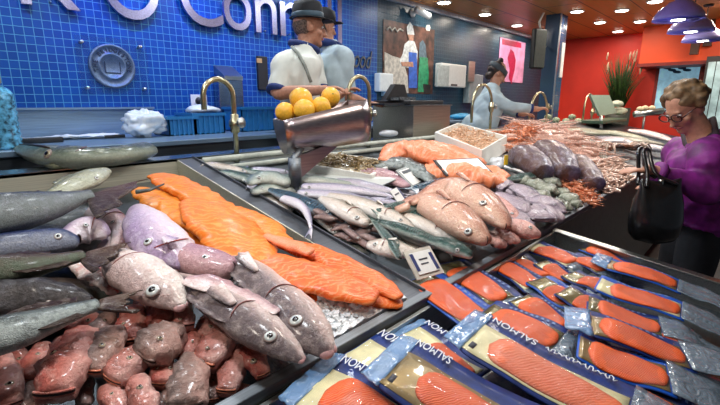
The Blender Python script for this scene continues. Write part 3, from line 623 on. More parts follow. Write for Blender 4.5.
# ------------------------------------------------------------------ the sloping fish counter
XL, XR, XD = -.75, 8.4, 1.0
fc = thing('fish_counter', 'long steel fish counter sloping down to a dark front panel', 'counter', (3, 1.3, 0))
def slab(x0, x1, y0, y1, l0, l1, mb=None):
    mb = mb or MB(); return mb.add([(x, y, pz(y)+l) for l in (l0, l1) for x, y in ((x0, y0), (x1, y0), (x1, y1), (x0, y1))], [(0, 3, 2, 1), (4, 5, 6, 7), (0, 1, 5, 4), (1, 2, 6, 5), (2, 3, 7, 6), (3, 0, 4, 7)])
YB = 2.06
MB().box((XL, .64, .12), (XR, .66, .93)).build('front_panel', plain('dark_fascia', (.11, .12, .105), .4, metal=.3), fc, smooth=False)
slab(XL, XR, .642, .668, -.035, .004).build('front_rail', rail_steel, fc, smooth=False, bevel=.003)
slab(XL, XD-.075, .66, YB, -.11, -.09).build('left_tray_floor', steel_dark, fc, smooth=False)
slab(XD, XR, .66, YB, -.06, -.035).build('tray_floor', steel_dark, fc, smooth=False)
mb = slab(XD-.078, XD, .662, YB, -.012, .0); slab(XD-.084, XD-.0781, .662, YB, -.1, -.001).build('tray_side', tray_steel, fc, smooth=False); slab(XD-.006, XD, .662, YB, -.05, .012, mb); mb.build('divider', steelmat('divider_steel', (.15, .16, .18), .6), fc, smooth=False, bevel=.002)
mb = MB().box((XL, YB, 1.0), (XR, YB+.014, pz(YB)+.002)); mb.build('back_wall', tray_steel, fc, smooth=False)
mb = MB().box((XL, YB, 1.222), (XR, 2.2, 1.236)); mb.box((XL, 2.19, .3), (XR, 2.205, 1.222)); mb.build('back_ledge', steel_blue, fc, smooth=False)
MB().tube([V((XD+.02, YB-.06, pz(YB)-.01)), V((XR, YB-.06, pz(YB)-.01))], .016, 12).build('water_pipe', plain('pipe_white', (.55, .58, .5), .35), fc)
MB().tube([V((XD+.02, YB-.13, pz(YB)-.045)), V((2.4, YB-.13, pz(YB)-.045))], .014, 12).build('water_pipe', MATS['pipe_white'], fc)
# ------------------------------------------------------------------ taps
def tap(px, py, ptop, pxl, label, Y=YB-.015):
    b = onY(px, py, Y); ztop = onY(px, ptop, Y).z; zb = b.z-.02; r = abs(onY(px, ptop, Y).x-onY(pxl, ptop, Y).x)/2
    t = thing('tap', label, 'tap', (b.x, Y, zb), 'gooseneck taps along the counter back')
    zc = ztop-r; pts = [V((b.x, Y, zb)), V((b.x, Y, zc))]+[V((b.x-r+r*math.cos(a), Y, zc+r*math.sin(a))) for a in [PI*i/10 for i in range(1, 11)]]+[V((b.x-2*r, Y, zc-r*.8))]
    MB().tube(pts, .0135, 12).build('spout', brass, t); zv = zb+(ztop-zb)*.52
    MB().lathe([(.014, -.05), (.024, -.045), (.024, -.02), (.03, -.015), (.03, .015), (.022, .02), (.022, .045), (.014, .05)], (b.x, Y, zv), seg=16).build('valve_body', brass, t)
    MB().lathe([(.001, -.004), (.014, -.004), (.012, .03), (.026, .034), (.028, .05), (.001, .055)], (b.x, Y, zv), (.3, -.9, .1), 12).build('handle', steel, t)
    MB().lathe([(.001, .012), (.034, .01), (.036, 0), (.001, 0)], (b.x, Y, zb), seg=16).build('flange', brass, t)
tap(237.5, 165, 80, 208, 'tall brass gooseneck tap nearest to us, left of the lemons')
tap(369, 150, 77, 348.5, 'brass gooseneck tap right of the lemon tray')
tap(490, 128, 85, 470, 'brass gooseneck tap in front of person with headband')
tap(546, 122, 92.5, 528, 'gooseneck tap whose top the headband person holds')
tap(590, 130, 94, 581, 'slim gooseneck tap left of the far white scale')
# ------------------------------------------------------------------ lemon tray on a post
pb = at(296, 201, -.03); d0 = (pb-CAM).dot(FW)
A, B = dep(281, 133, d0), dep(361, 117, d0+.16); X_ = (B-A).normalized(); Zu = V((0, 0, 1)); Zu = (Zu-X_*Zu.dot(X_)).normalized(); Yb = Zu.cross(X_)   # Yb = away from us
lt = thing('lemon_tray', 'curved copper-toned metal tray on a post above the fish', 'tray', pb)
mb = MB(); rs = []; nL = 10; Ln = (B-A).length
for i in range(nL):
    u = i/(nL-1); o = A+X_*(Ln*u); s = 1+.32*u; pr = []
    for th in [math.radians(a) for a in range(160, 381, 22)]: pr.append(o+Yb*(-.02+.085*math.cos(th)*s+.03)+Zu*(-.012+.115*math.sin(th)*s+.03*s))
    k = len(pr); inner = [q+(o+Zu*.06-q).normalized()*.004 for q in pr]; rs.append(pr+inner[::-1])
copper = steelmat('tray_metal', (.42, .36, .37), .3, (2, 30, 60))
mb.rings(rs); mb.build('trough', copper, lt)
for i, r_ in ((0, rs[0]), (1, rs[-1])):
    k = len(r_)//2; MB().prism(r_[:k], X_*(.004 if i == 0 else -.004)).build('end_plate', copper, lt, smooth=False)
mid = A+X_*(Ln*.22)-Zu*.085
MB().tube([pb, V((pb.x, pb.y, mid.z-.03)), mid+Zu*.01], .017, 14).build('post', rail_steel, lt); MB().lathe([(.02, -.09), (.028, -.09), (.028, .03), (.02, .03)], V((pb.x, pb.y, mid.z-.06)), seg=14).build('collar', rail_steel, lt)
MB().prism([V((pb.x, pb.y, mid.z-.14)), A+X_*(Ln*.7)-Zu*.1, A+X_*(Ln*.7)-Zu*.085, V((pb.x, pb.y, mid.z-.03))], (0, .02, 0)).build('bracket', copper, lt, smooth=False)
lem = plain('lemon_peel', (.85, .45, .035), .42, coat=.2, noise_amt=.08, scale=120, bmp=.25)
for i, (x, y, r, dd, lb) in enumerate(((285, 112, 10, .02, 'whole lemon at the left end of the metal tray'), (301, 99, 11.5, .05, 'largest lemon on top of the heap, under the hatted person\'s elbow'), (330.5, 97, 10, .06, 'whole lemon at the right of heap, under the person\'s hand'), (304, 110, 11, -.02, 'lemon in front at the tray rim, below the largest one'), (321, 106, 9.5, .0, 'lemon half hidden behind the middle of tray rim'), (361, 128, 5.5, .02, 'lemon peeping out beyond the right end of the tray'))):
    P = dep(x, y, d0+dd+.05+.14*max(0, (x-280)/80)); rr = r*(P-CAM).dot(FW)/F; d = V((math.cos(i*2.1), math.sin(i*2.1), .3)).normalized(); q = d.orthogonal().normalized()
    t = thing('lemon', lb, 'lemon', P-V((0, 0, rr*.9)), 'lemons in the metal tray')
    MB().lathe([(.001, -1.12*rr), (.14*rr, -1.08*rr), (.32*rr, -.97*rr)]+[(rr*.97*math.cos(a), rr*math.sin(a)) for a in [-1.1+2.2*j/10 for j in range(11)]]+[(.3*rr, .98*rr), (.12*rr, 1.06*rr), (.001, 1.07*rr)], P, d, 22).build('peel', lem, t)
    MB().lathe([(.001, -.02*rr), (.1*rr, -.01*rr), (.07*rr, .05*rr), (.001, .06*rr)], P+d*rr*1.05, d, 8).build('stem_end', plain('lemon_stem', (.3, .28, .05), .6), t)
# ------------------------------------------------------------------ scale cabinet and scale in the middle
a = onY(413, 141, 2.0); b = onY(449, 141, 2.0); ztop = onY(413, 106, 2.0).z
t = thing('steel_cabinet', 'steel box stand carrying the black shop scale', 'cabinet', (a.x+.15, 2.15, pz(2.0)))
cab = steelmat('cabinet_steel', (.5, .45, .38), .35)
MB().box((a.x, 2.0, a.z-.03), (b.x, 2.42, ztop)).build('case', cab, t, smooth=False, bevel=.004); MB().box((a.x-.01, 1.99, ztop), (b.x+.01, 2.43, ztop+.008)).build('top', steel, t, smooth=False)
t = thing('shop_scale', 'black shop scale with tilted keypad on the steel box', 'scale', (a.x+.12, 2.2, ztop+.008)); p = wl(t)
MB().box((a.x-.02, 2.02, p.z+.002), (b.x-.08, 2.4, p.z+.035)).build('base', black, t, smooth=False, bevel=.008)
MB().prism([(a.x-.1, 2.2, p.z+.036), (a.x+.2, 2.2, p.z+.036), (a.x+.14, 2.2, p.z+.16), (a.x+.02, 2.2, p.z+.16)], (0, .05, 0)).build('display_head', black, t, smooth=False); MB().box((a.x-.05, 2.1, p.z+.036), (a.x+.16, 2.19, p.z+.06)).build('keypad', plain('keypad', (.1, .11, .12), .5, noise_amt=.6, scale=60), t, smooth=False); MB().box((a.x-.28, 2.06, p.z+.0), (a.x-.021, 2.36, p.z+.012)).build('pan', steel_dark, t, smooth=False)
c = onY(395, 134, 2.06); tr = crumple('paper_wad', V((c.x, 2.13, 1.236+.03)), ((.1, 0, 0), (0, .045, 0), (0, 0, .028)), film, 'folded white paper on the ledge left of the steel box', 'paper', 12, .25)
c = onY(460, 116, 3.05); crumple('blue_sheet', V((c.x, 3.05, WT+.04)), ((.2, 0, 0), (0, .12, 0), (0, 0, .04)), plain('bag_blue', (.04, .32, .6), .35), 'heap of light blue plastic bags behind the steel box', 'bags', 14, .3)
# ------------------------------------------------------------------ far end: monitor, plant, scale, posters
mc = dep(538, 49, 5.9); t = thing('wall_monitor', 'black monitor hanging on the left side of the pillar', 'monitor', mc)
fx = V((-RT.x, -RT.y, 0)); M = Matrix.Translation(mc) @ Matrix.Rotation(math.atan2(RT.y, RT.x)+.5, 4, 'Z')
MB().box((-.118, -.035, -.26), (.118, .035, .26), M=M).build('housing', black, t, smooth=False, bevel=.02); MB().box((-.104, -.042, -.242), (.104, -.035, .236), M=M).build('screen', plain('screen_dark', (.03, .045, .04), .6), t, smooth=False); MB().tube([M @ V((.1, .02, .05)), M @ V((.22, .06, .05))], .015).build('bracket', steel, t); MB().tube([M @ V((.03, .0, .22)), M @ V((.0, .02, .35)), M @ V((.09, .02, .5)), M @ V((.06, .02, .62))], .014).build('cable', white, t)
c = onY(563, 60, pp_.y-.06); t = MB().box((c.x-.08, c.y-.004, c.z-.24), (c.x+.025, c.y+.0085, c.z+.23)).build('notice_card', paper, smooth=False); tag(t, 'tall white notice card on the right edge of the pillar', 'notice')
# tall grass in a pot
g0 = dep(619, 101, 7.6); t = thing('potted_grass', 'tall green ornamental grass in front of red wall', 'plant', (g0.x, g0.y, 0)); rnd = random.Random(5); mb = MB(); pl2 = MB()
for i in range(150):
    a = rnd.uniform(0, 2*PI); lean = rnd.uniform(.0, .3); h = rnd.uniform(.5, .92); r0 = rnd.uniform(0, .09); b0 = V((g0.x+r0*math.cos(a), g0.y+r0*math.sin(a), g0.z-.1)); tip = b0+V((math.cos(a)*lean, math.sin(a)*lean, h)); m1 = b0.lerp(tip, .5)+V((0, 0, .06))
    mb.tube([b0, m1, tip], [.008, .006, .001], 4)
    if i % 12 == 0: pl2.tube([tip-V((0, 0, .03)), tip+V((.01, 0, .05)), tip+V((.03, 0, .1))], [.008, .016, .003], 6)
tag(mb.build('blades', plain('grass_green', (.02, .06, .008), .6, noise_amt=.5), t), kind='stuff'); tag(pl2.build('plumes', plain('plume', (.5, .36, .24), .8), t), kind='stuff')
MB().lathe([(.001, 0), (.15, 0), (.2, g0.z-.12), (.18, g0.z-.12), (.17, g0.z-.16), (.001, g0.z-.16)], (g0.x, g0.y, 0), seg=24).build('pot', plain('pot_dark', (.04, .05, .04), .5), t)
# framed picture on the far wall, glass cabinet; faint glow put into both colours
a, b = onX(661, 64, 8.52), onX(693, 110, 8.52)
t = thing('wall_picture', 'pale blue picture panel in a frame on the far red wall', 'picture', (EX-.03, (a.y+b.y)/2, b.z)); Xp = EX-.001
k = EX/8.52; a, b = onX(661, 64, Xp), onX(693, 112, Xp)
MB().box((Xp-.03, b.y-.05, b.z-.05), (Xp, a.y+.05, a.z+.05)).build('frame', plain('frame_red', (.3, .02, .01), .5), t, smooth=False); MB().box((Xp-.034, b.y, b.z), (Xp-.029, a.y, a.z)).build('picture', plain('print_sky_glow', (.33, .62, .8), .4, noise_amt=.35, scale=5, emit=(.3, .6, .8), es=.35), t, smooth=False)
for i in range(5):
    q = onX(667+i*5, 68+(i % 3)*2, Xp-.036); MB().ell(q, ((.003, 0, 0), (0, .06, .01), (0, -.01, .022)), 8, 6).build('painted_fish', plain('print_navy', (.02, .1, .22), .5), t)
a, b = onX(706, 62, 8.3), onX(730, 112, 8.3); t = thing('glass_cabinet', 'tall cabinet with pale striped glass doors at right edge', 'cabinet', (8.5, (a.y+b.y)/2, 0))
MB().box((8.34, b.y-.3, 0), (8.54, a.y, a.z+.08)).build('case', black, t, smooth=False)
n = 6
for i in range(n):
    y0 = a.y-.03-(a.y-b.y+.2)*i/n; MB().box((8.325, y0-.085, .2), (8.34, y0, a.z)).build('door_strip', plain('strip_glass_glow', (.3, .45, .5), .2, noise_amt=.25, scale=6, emit=(.3, .5, .6), es=.1), t, smooth=False)
# far scale with slanted pale panel and small goods
c = at(607, 125, 0); Yc = 1.75; a = onY(598, 125, Yc); t = thing('counter_scale', 'pale green scale with a slanted display panel at far end', 'scale', (a.x, Yc, pz(Yc))); pg = plain('scale_green', (.42, .55, .42), .4, noise_amt=.06)
q = [onY(x, y, Yc) for x, y in ((590.5, 95), (609.5, 95), (617, 113), (600, 116))]
MB().prism(q, (0, .03, 0)).build('display_panel', pg, t, smooth=False); z_ = onY(605, 122, Yc).z
MB().box((q[3].x, Yc-.05, z_-.02), (q[2].x+.5, Yc+.25, z_+.03)).build('platform', plain('scale_dark', (.08, .14, .09), .4), t, smooth=False, bevel=.01); MB().tube([onY(601, 116, Yc), onY(601, 145, Yc)], .025, 10).build('stand', steel, t)
for i, (x, y, r, lb) in enumerate(((617, 104, 6, 'upper pale wrapped pack stacked beside far scale'), (619, 111, 7, 'lower pale wrapped pack beside far scale'))):
    P = onY(x, y, Yc+.1); k = r*(P-CAM).dot(FW)/F; crumple('wrapped_pack', P, ((k*1.2, 0, 0), (0, k, 0), (0, 0, k*.55)), plain('wrap_pale', (.55, .6, .48), .4), lb, 'pack', 20+i, .2, group='wrapped packs by the far scale')
# ------------------------------------------------------------------ people
def person(label, loc, facing, J, top, low, skinm, arms, hd, k=1., sleeve=.5, cuff=None, cuffm=None, torso=1., sleeve_k=1.3, vox=.009, legs=True, hem=.2, wr=.012):
    """J: hip, waist, chest, shoulders(mid), neck points; hd: (centre, facing, up); arms: (shoulder, elbow, wrist, hand dir, palm normal, thumb, curl)"""
    root = thing('person', label, 'person', loc); f = facing.normalized(); up = V((0, 0, 1)); sd = f.cross(up)
    body = MB(); hip, waist, chest, sho, neck = J
    tor = [(hip-V((0, 0, .06)), .15*torso, .11*torso), (hip, .165*torso, .12*torso), (waist, .145*torso, .11*torso), (chest, .17*torso, .125*torso), (sho-V((0, 0, .03)), .165*torso, .1*torso), (sho+V((0, 0, .03)), .1*torso, .075*torso), (neck, .058, .06), (neck.lerp(hd[0], .6), .052, .055), (hd[0], .045, .045)]
    tubes(body, smooth_chain(tor, 34), sd, 20); s, hf, hu = add_head(body, hd[0], hd[1], hd[2], k)
    for a in arms:
        S, E, W = a[0], a[1], a[2]
        tubes(body, smooth_chain([(sho.lerp(S, .45), .055, .055), (S, .058, .058), (S.lerp(E, .5), .05, .05), (E, .042, .042), (E.lerp(W, .35), .042, .042), (W, .028, .03), (W+a[3].normalized()*.03, .026, .03)], 26), None, 14)
        add_hand(body, W, a[3], a[4], a[5], k, a[6])
    feet = []
    if legs:
        for d in (-1, 1):
            h0 = hip+sd*(.085*d)-V((0, 0, .03)); kn = V((hip.x, hip.y, loc[2]+.48))+sd*(.095*d)+f*.02; an = V((hip.x, hip.y, loc[2]+.09))+sd*(.1*d)-f*.02
            tubes(body, smooth_chain([(h0, .09, .09), (h0.lerp(kn, .5), .08, .08), (kn, .06, .06), (kn.lerp(an, .4), .058, .058), (an, .04, .04)], 20), sd); feet.append((h0, kn, an))
    remeshed('body', body, skinm, root, vox, 4)
    face(root, hd[0], s, hf, hu, skinm, k)
    cl = MB(); g = 1.13
    tubes(cl, smooth_chain([(hip-V((0, 0, hem)), .19*torso, .15*torso)]+[(p, a*g+.008, b*g+.012) for p, a, b in tor[:5]]+[(sho+V((0, 0, .035)), .115*torso, .088*torso), (neck-V((0, 0, .012)), .078, .08)], 34), sd, 22)
    for a in arms:
        S, E, W = a[0], a[1], a[2]; ch = [(sho.lerp(S, .35), .075, .075), (S, .078*sleeve_k/1.3, .078*sleeve_k/1.3), (S.lerp(E, .5), .07*sleeve_k/1.3, .07*sleeve_k/1.3)]
        if sleeve <= .5: ch += [(S.lerp(E, .92), .066, .066)]
        else: ch += [(E, .06*sleeve_k/1.3, .06*sleeve_k/1.3), (E.lerp(W, .5), .055*sleeve_k/1.3, .055*sleeve_k/1.3), (E.lerp(W, sleeve), .046, .046)]
        tubes(cl, smooth_chain(ch, 24), None, 16)
    mbv = cl.v
    cl.v = [p+V((1, 1, 1))*0+(V((noise.noise(p*14), noise.noise(p*14+V((9, 0, 0))), noise.noise(p*11+V((0, 7, 0)))))*wr) for p in mbv]
    remeshed('top', cl, top, root, .010, 5)
    if cuffm:
        for a in arms:
            S, E, W = a[0], a[1], a[2]; c0, c1 = (S.lerp(E, .86), S.lerp(E, 1.0)) if sleeve <= .5 else (E.lerp(W, sleeve-.06), E.lerp(W, sleeve+.04))
            r = .071 if sleeve <= .5 else .05; MB().tube([c0, c0.lerp(c1, .5), c1], [r, r*1.04, r*1.0], 18).build('cuff', cuffm, root)
    if legs:
        tr = MB(); tubes(tr, [(hip+V((0, 0, .04)), .175*torso, .135*torso), (hip-V((0, 0, .08)), .18*torso, .14*torso)], sd, 20)
        for h0, kn, an in feet: tubes(tr, smooth_chain([(h0+V((0, 0, .02)), .1, .1), (h0.lerp(kn, .5), .095, .095), (kn, .078, .078), (an, .07, .07)], 18), sd)
        remeshed('trousers', tr, low, root, .014, 3)
        for h0, kn, an in feet: MB().ell(an+f*.06-V((0, 0, .045)), (sd*.045, f*.13, V((0, 0, .045)))).build('shoe', black, root)
    return root, s, hf, hu
def hairmass(nm, root, parts, mat, amp=.25, sc=28, vox=.008):
    mb = MB()
    for c, ax3 in parts:
        q = MB().ell((0, 0, 0), ax3, 20, 14); mb.add([c+p*(1+amp*noise.noise((c+p)*sc)) for p in q.v], q.f)
    return remeshed(nm, mb, mat, root, vox, 2)
# ---- man in the hat
D = 3.0; hd_ = dep(309, 27, D); Fm = (RT*.93+FW*.34); Fm.z = -.05
sho = dep(303, 58, D); base = V((sho.x, sho.y, .3))
J = [V((sho.x-.03, sho.y, 1.27)), V((sho.x-.02, sho.y, 1.45)), dep(298, 80, D), sho, dep(304, 47, D)]
S1 = dep(284, 64, D-.14); E1 = dep(277, 93, D-.2); W1 = dep(322, 90, D-.34)
S2 = sho+FW*.14+RT*.05; S2.z = sho.z-.02; E2 = dep(320, 92, D+.12); W2 = dep(338, 96, D-.14)
man, s, hf, hu = person('person in black hat and white coat leaning over the lemons', base, Fm, J, coat, dark_cloth, skin_dim, [(S1, E1, W1, RT*1+UP*.2+FW*.1, V((0, 0, -1)), 1, .55), (S2, E2, W2, RT*.8+UP*.5, V((0, 0, -1)), -1, .6)], (hd_, Fm, V((0, 0, 1))), 1.08, .5, cuffm=navy)
hc = hd_+hu*.055; felt = plain('black_felt', (.012, .013, .016), .8)
MB().lathe([(.105, -.005), (.108, .03), (.104, .08), (.09, .105), (.05, .112), (.001, .113)], hc-hf*.01, hu-hf*.08, 28).build('hat_crown', felt, man)
rs = [[hc+s*(r*math.cos(a)*.92)+hf*(r*math.sin(a)*(1.25 if math.sin(a) > 0 else .98))+hu*(z) for a in [2*PI*i/32 for i in range(32)]] for r, z in ((.09, .012), (.125, .0), (.14, -.004), (.14, -.008), (.125, -.005), (.09, .004))]
MB().rings(rs, cap=False).build('hat_brim', felt, man); MB().lathe([(.1075, .0), (.1105, .004), (.111, .03), (.1085, .034)], hc-hf*.01, hu-hf*.08, 28).build('hat_band', plain('hat_band_blue', (.05, .09, .12), .6), man)
hairmass('hair', man, [(hd_-hf*.032+hu*.0, (s*.0835, hf*.082, hu*.078))], plain('hair_grey', (.15, .10, .08), .8, noise_amt=.4, scale=90), .1)
MB().tube([J[4]+(s*math.cos(a)*.088+hf*math.sin(a)*.09)+V((0, 0, .0-.02*math.sin(a))) for a in [2*PI*i/20 for i in range(21)]], .024, 8).build('collar', navy, man)
q = [dep(x, y, D-dz) for x, y, dz in ((292, 47, .1), (298, 53, .2), (305, 66, .21), (311, 82, .215))]
MB().tube(q, .011, 8).build('apron_strap', plain('strap_grey', (.25, .27, .24), .8), man)
apr = MB(); tubes(apr, smooth_chain([(J[0]-V((0, 0, .3))+Fm*.04, .2, .165), (J[0]+Fm*.04, .2, .17), (J[1]+Fm*.03, .18, .15), (J[1]+V((0, 0, .06))+Fm*.03, .178, .148)], 14), Fm.cross(V((0, 0, 1))), 24); apr.build('apron', navy, man)
# ---- second person, behind him
D = 3.35; hd_ = dep(323, 27, D); Fm = (RT*.75+FW*.6); Fm.z = 0; sho = dep(331, 56, D); base = V((sho.x, sho.y, .3))
J = [V((sho.x, sho.y, 1.27)), V((sho.x, sho.y, 1.46)), dep(331, 80, D), sho, dep(328, 45, D)]
Sd = Fm.normalized().cross(V((0, 0, 1))); S1 = sho+Sd*.17-V((0, 0, .03)); S2 = sho-Sd*.17-V((0, 0, .03)); E1 = S1+V((.0, 0, -.28))+Fm.normalized()*.03; E2 = S2+V((0, 0, -.28))
W1 = E1+Fm.normalized()*.2-V((0, 0, .05)); W2 = E2+Fm.normalized()*.2-V((0, 0, .05))
man2, s, hf, hu = person('person in dark cap and pale shirt facing away behind hatted person', base, Fm, J, shirt_blue, dark_cloth, skin_dim, [(S1, E1, W1, Fm, V((0, 0, -1)), -1, .4), (S2, E2, W2, Fm, V((0, 0, -1)), 1, .4)], (hd_, Fm, V((0, 0, 1))), 1.0, .5, torso=.95)
MB().lathe([(.1, -.005), (.102, .03), (.095, .07), (.06, .095), (.001, .1)], hd_+hu*.04, hu, 24).build('cap', felt, man2); MB().ell(hd_+hu*.04+hf*.12, (s*.07, hf*.06, hu*.008)).build('cap_peak', felt, man2)
hairmass('hair', man2, [(hd_-hf*.03-hu*.02, (s*.08, hf*.075, hu*.085))], plain('hair_dark', (.018, .014, .012), .7), .1)
MB().tube([J[4]+(s*math.cos(a)*.095+hf*math.sin(a)*.1)+V((0, 0, -.02*math.sin(a)-.005)) for a in [2*PI*i/20 for i in range(21)]], .03, 8).build('collar', navy, man2)
# ---- person with headband
D = 4.85; hd_ = dep(497, 73, D); Fm = (RT*.95+FW*.1); Fm.z = 0; Fh = (RT*.9+FW*.1-V((0, 0, .42))); sho = dep(491, 95, D); base = V((sho.x-.04, sho.y+.02, .3)); base.y = max(base.y, 2.42)
J = [V((base.x-.1, base.y, 1.24)), dep(484, 124, D+.02), dep(487, 110, D), sho, dep(494, 86, D)]
S1 = dep(491, 99, D-.15); E1 = dep(512, 107, D-.2); W1 = dep(536, 109, D-.2); S2 = dep(495, 97, D+.15); E2 = dep(508, 110, D+.16); W2 = dep(522, 114, D+.04)
lady, s, hf, hu = person('person in pale blue shirt and dark headband reaching for a tap', base, Fm, J, shirt_blue, dark_cloth, skin, [(S1, E1, W1, RT*1+UP*.12, V((0, 0, -1)), 1, .7), (S2, E2, W2, RT*.9, V((0, 0, -1)), -1, .6)], (hd_, Fh, V((0, 0, 1))+RT*.3), 1.06, .8, cuffm=navy, torso=1.05)
hb = plain('hair_brown', (.03, .016, .012), .6, noise_amt=.4)
hairmass('hair', lady, [(hd_-hf*.03+hu*.025, (s*.088, hf*.092, hu*.095)), (hd_-hf*.03+hu*.13, (s*.035, hf*.035, hu*.035)), (hd_-hf*.07-hu*.06, (s*.06, hf*.04, hu*.05))], hb, .18)
rs = []
for w, r in ((-.028, 1.0), (-.026, 1.05), (.026, 1.05), (.028, 1.0)):
    rs.append([hd_+hu*(.04+w)+(hf*(math.sin(a)*.112*r-.008)+s*(math.cos(a)*.098*r))-hu*(.02*math.sin(a)) for a in [2*PI*i/28 for i in range(28)]])
MB().rings(rs, cap=False).build('headband', plain('headband_grey', (.06, .075, .085), .8, bmp=.2), lady)
# ---- customer in purple
D = 2.15; hd_ = dep(685, 107, D); Fm = -RT*.86+V((0, 0, 0))+FW*.25; Fm.z = 0; Fh = -RT*.78-FW*.2-V((0, 0, .6)); purple = plain('purple_jacket', (.19, .012, .19), .6, noise_amt=.35, scale=14, bmp=.3)
sho = dep(703, 152, D+.02); base = V((sho.x+.03, sho.y-.02, 0))
J = [V((base.x, base.y, .97)), dep(702, 196, D+.03), dep(702, 172, D+.02), sho, dep(700, 134, D+.01)]
S1 = dep(706, 156, D-.17); E1 = dep(706, 192, D-.2); W1 = dep(654, 171, D-.2); S2 = sho+FW*.17; S2.z = sho.z-.02; E2 = dep(690, 196, D+.2); W2 = dep(666, 184, D+.1)
cust, s, hf, hu = person('person in purple jacket and glasses bending over the fish counter', base, Fm, J, purple, dark_cloth, skin, [(S1, E1, W1, -RT*1+UP*.1+FW*.15, V((0, 0, -1)), -1, .3), (S2, E2, W2, -RT*.9+FW*.3, V((0, 0, -1)), 1, .3)], (hd_, Fh, V((0, 0, 1))-RT*.25), .95, .93, cuffm=plain('purple_ribbed_cuff', (.2, .02, .22), .7), torso=1.12, sleeve_k=1.35, hem=.07, wr=.02)
MB().tube([J[4]+s*.08, J[4]-hf*.085+V((0, 0, .02)), J[4]-s*.08, J[4]+hf*.07-V((0, 0, .05)), J[4]+s*.08], .02, 10).build('collar', plain('collar_dark', (.035, .02, .03), .8), cust)
blond = plain('hair_fair', (.17, .10, .045), .6, noise_amt=.35, scale=30, bmp=.5)
hp = [(hd_-hf*.025+hu*.04, (s*.088, hf*.092, hu*.084))]; rnd = random.Random(4)
for i in range(46):
    a = rnd.uniform(0, 2*PI); el = rnd.uniform(-.35, 1.4); d = s*(math.cos(a)*math.cos(el))+hf*(math.sin(a)*math.cos(el))+hu*math.sin(el)
    if d.dot(hf) > .55 and d.dot(hu) < .45: continue
    r = rnd.uniform(.018, .026); hp.append((hd_-hf*.02+hu*.03+V(d)*.085, (s*r, hf*r, hu*r)))
hairmass('hair', cust, hp, blond, .15, 40, .006)
gm = plain('glasses_frame', (.06, .015, .01), .3)
gl = thing('glasses', 'dark framed glasses on the face of the person in purple', 'glasses', hd_+hf*.11)
for d in (-1, 1):
    c = hd_+hf*.099+s*(.034*d)+hu*.0; MB().tube([c+s*(.028*math.cos(a))+hu*(.02*math.sin(a)) for a in [2*PI*i/16 for i in range(17)]], .0032, 6).build('rim', gm, gl); MB().tube([c+s*.028*d, hd_+s*.08*d+hf*.02+hu*.008, hd_+s*.08*d-hf*.02], .003, 6).build('temple', gm, gl)
MB().tube([hd_+hf*.103+s*.008, hd_+hf*.103-s*.008], .003, 6).build('bridge', gm, gl)
# handbag over her wrist
leather = plain('black_leather', (.008, .008, .009), .28, coat=.4, noise_amt=.3, scale=20, bmp=.25)
hbp = dep(657, 208, D-.24); t = thing('handbag', 'slouchy black leather handbag hanging from the arm of person in purple', 'handbag', hbp-V((0, 0, .16)))
ua = RT.normalized(); va = V((HD.x, HD.y, 0)); rs = []
for z, w, dp in ((-.155, .02, .02), (-.15, .08, .05), (-.12, .108, .07), (-.05, .115, .075), (.03, .105, .062), (.09, .09, .042), (.125, .09, .025), (.135, .085, .012)):
    rs.append([hbp+ua*(w*math.cos(a))+va*(dp*math.sin(a))+V((0, 0, z+.012*noise.noise(V((math.cos(a)*2, z*9, 1)))-(.025*(1-math.cos(a)**2) if z > .1 else 0)))+ua*(.012*noise.noise(V((a, z*14, 3)))) for a in [2*PI*i/36 for i in range(36)]])
MB().rings(rs).build('bag_body', leather, t)
for o_ in (-.03, .03):
    q = [hbp-ua*.08+V((0, 0, .1))+va*o_, dep(643, 172, D-.23)+va*o_, dep(641, 152, D-.22)+va*o_*.6, dep(646, 150, D-.2)+va*o_*.6, dep(651, 172, D-.23)+va*o_, hbp+ua*.05+V((0, 0, .11))+va*o_]
    q = [V(p[:3]) for p in cat([tuple(p) for p in q], 30)]; MB().tube(q, .0085, 8).build('handle', leather, t)
MB().box((hbp.x-.01, hbp.y-.01, hbp.z+.1), (hbp.x+.01, hbp.y+.01, hbp.z+.13)).build('clasp', steel, t)
# ------------------------------------------------------------------ fish materials
m_slate = fishmat('fish_slate', (.17, .19, .19), (.034, .04, .05), (.008, .01, .018), (.25, .27, .29), .6, 46, scales=420, spec=.16)
m_brown = fishmat('fish_brown', (.10, .12, .085), (.055, .036, .028), (.03, .015, .012), (.12, .10, .08), .45, 45, scales=380, spec=.16)
m_silver = fishmat('fish_grey_silver', (.33, .37, .36), (.11, .135, .135), (.03, .027, .024), (.05, .055, .055), .6, 60, scales=420, spec=.16)
m_blue = fishmat('fish_blue_scaled', (.22, .24, .30), (.025, .04, .12), (.012, .02, .07), (.14, .17, .28), .4, 60, scales=200, spec=.16)
m_dark = fishmat('fish_dark_head', (.09, .08, .08), (.035, .032, .036), (.018, .016, .02), (.17, .17, .19), .5, 45, spec=.16)
m_tail = fishmat('fin_dark_brown', (.09, .05, .035), (.055, .028, .02), (.035, .018, .014), (.34, .28, .23), .35, 60, spec=.15)
m_pale = fishmat('fish_pale_pink', (.82, .68, .66), (.74, .54, .54), (.42, .26, .28), (.50, .24, .24), .45, 30)
m_lilac = fishmat('fish_lilac', (.82, .72, .78), (.70, .55, .66), (.42, .30, .48), (.85, .8, .84), .35, 30)
m_white = fishmat('fish_white', (.86, .78, .72), (.80, .67, .62), (.50, .36, .34), (.52, .34, .32), .35, 34)
m_mauve = fishmat('fish_mauve', (.58, .34, .36), (.46, .25, .30), (.34, .17, .24), (.62, .42, .44), .35, 34)
m_had = fishmat('fish_haddock', (.84, .70, .66), (.58, .43, .40), (.15, .11, .115), (.74, .62, .56), .35, 38)
m_olive = fishmat('fish_olive_white', (.50, .52, .40), (.36, .36, .23), (.2, .2, .12), (.2, .2, .12), .2, 40)
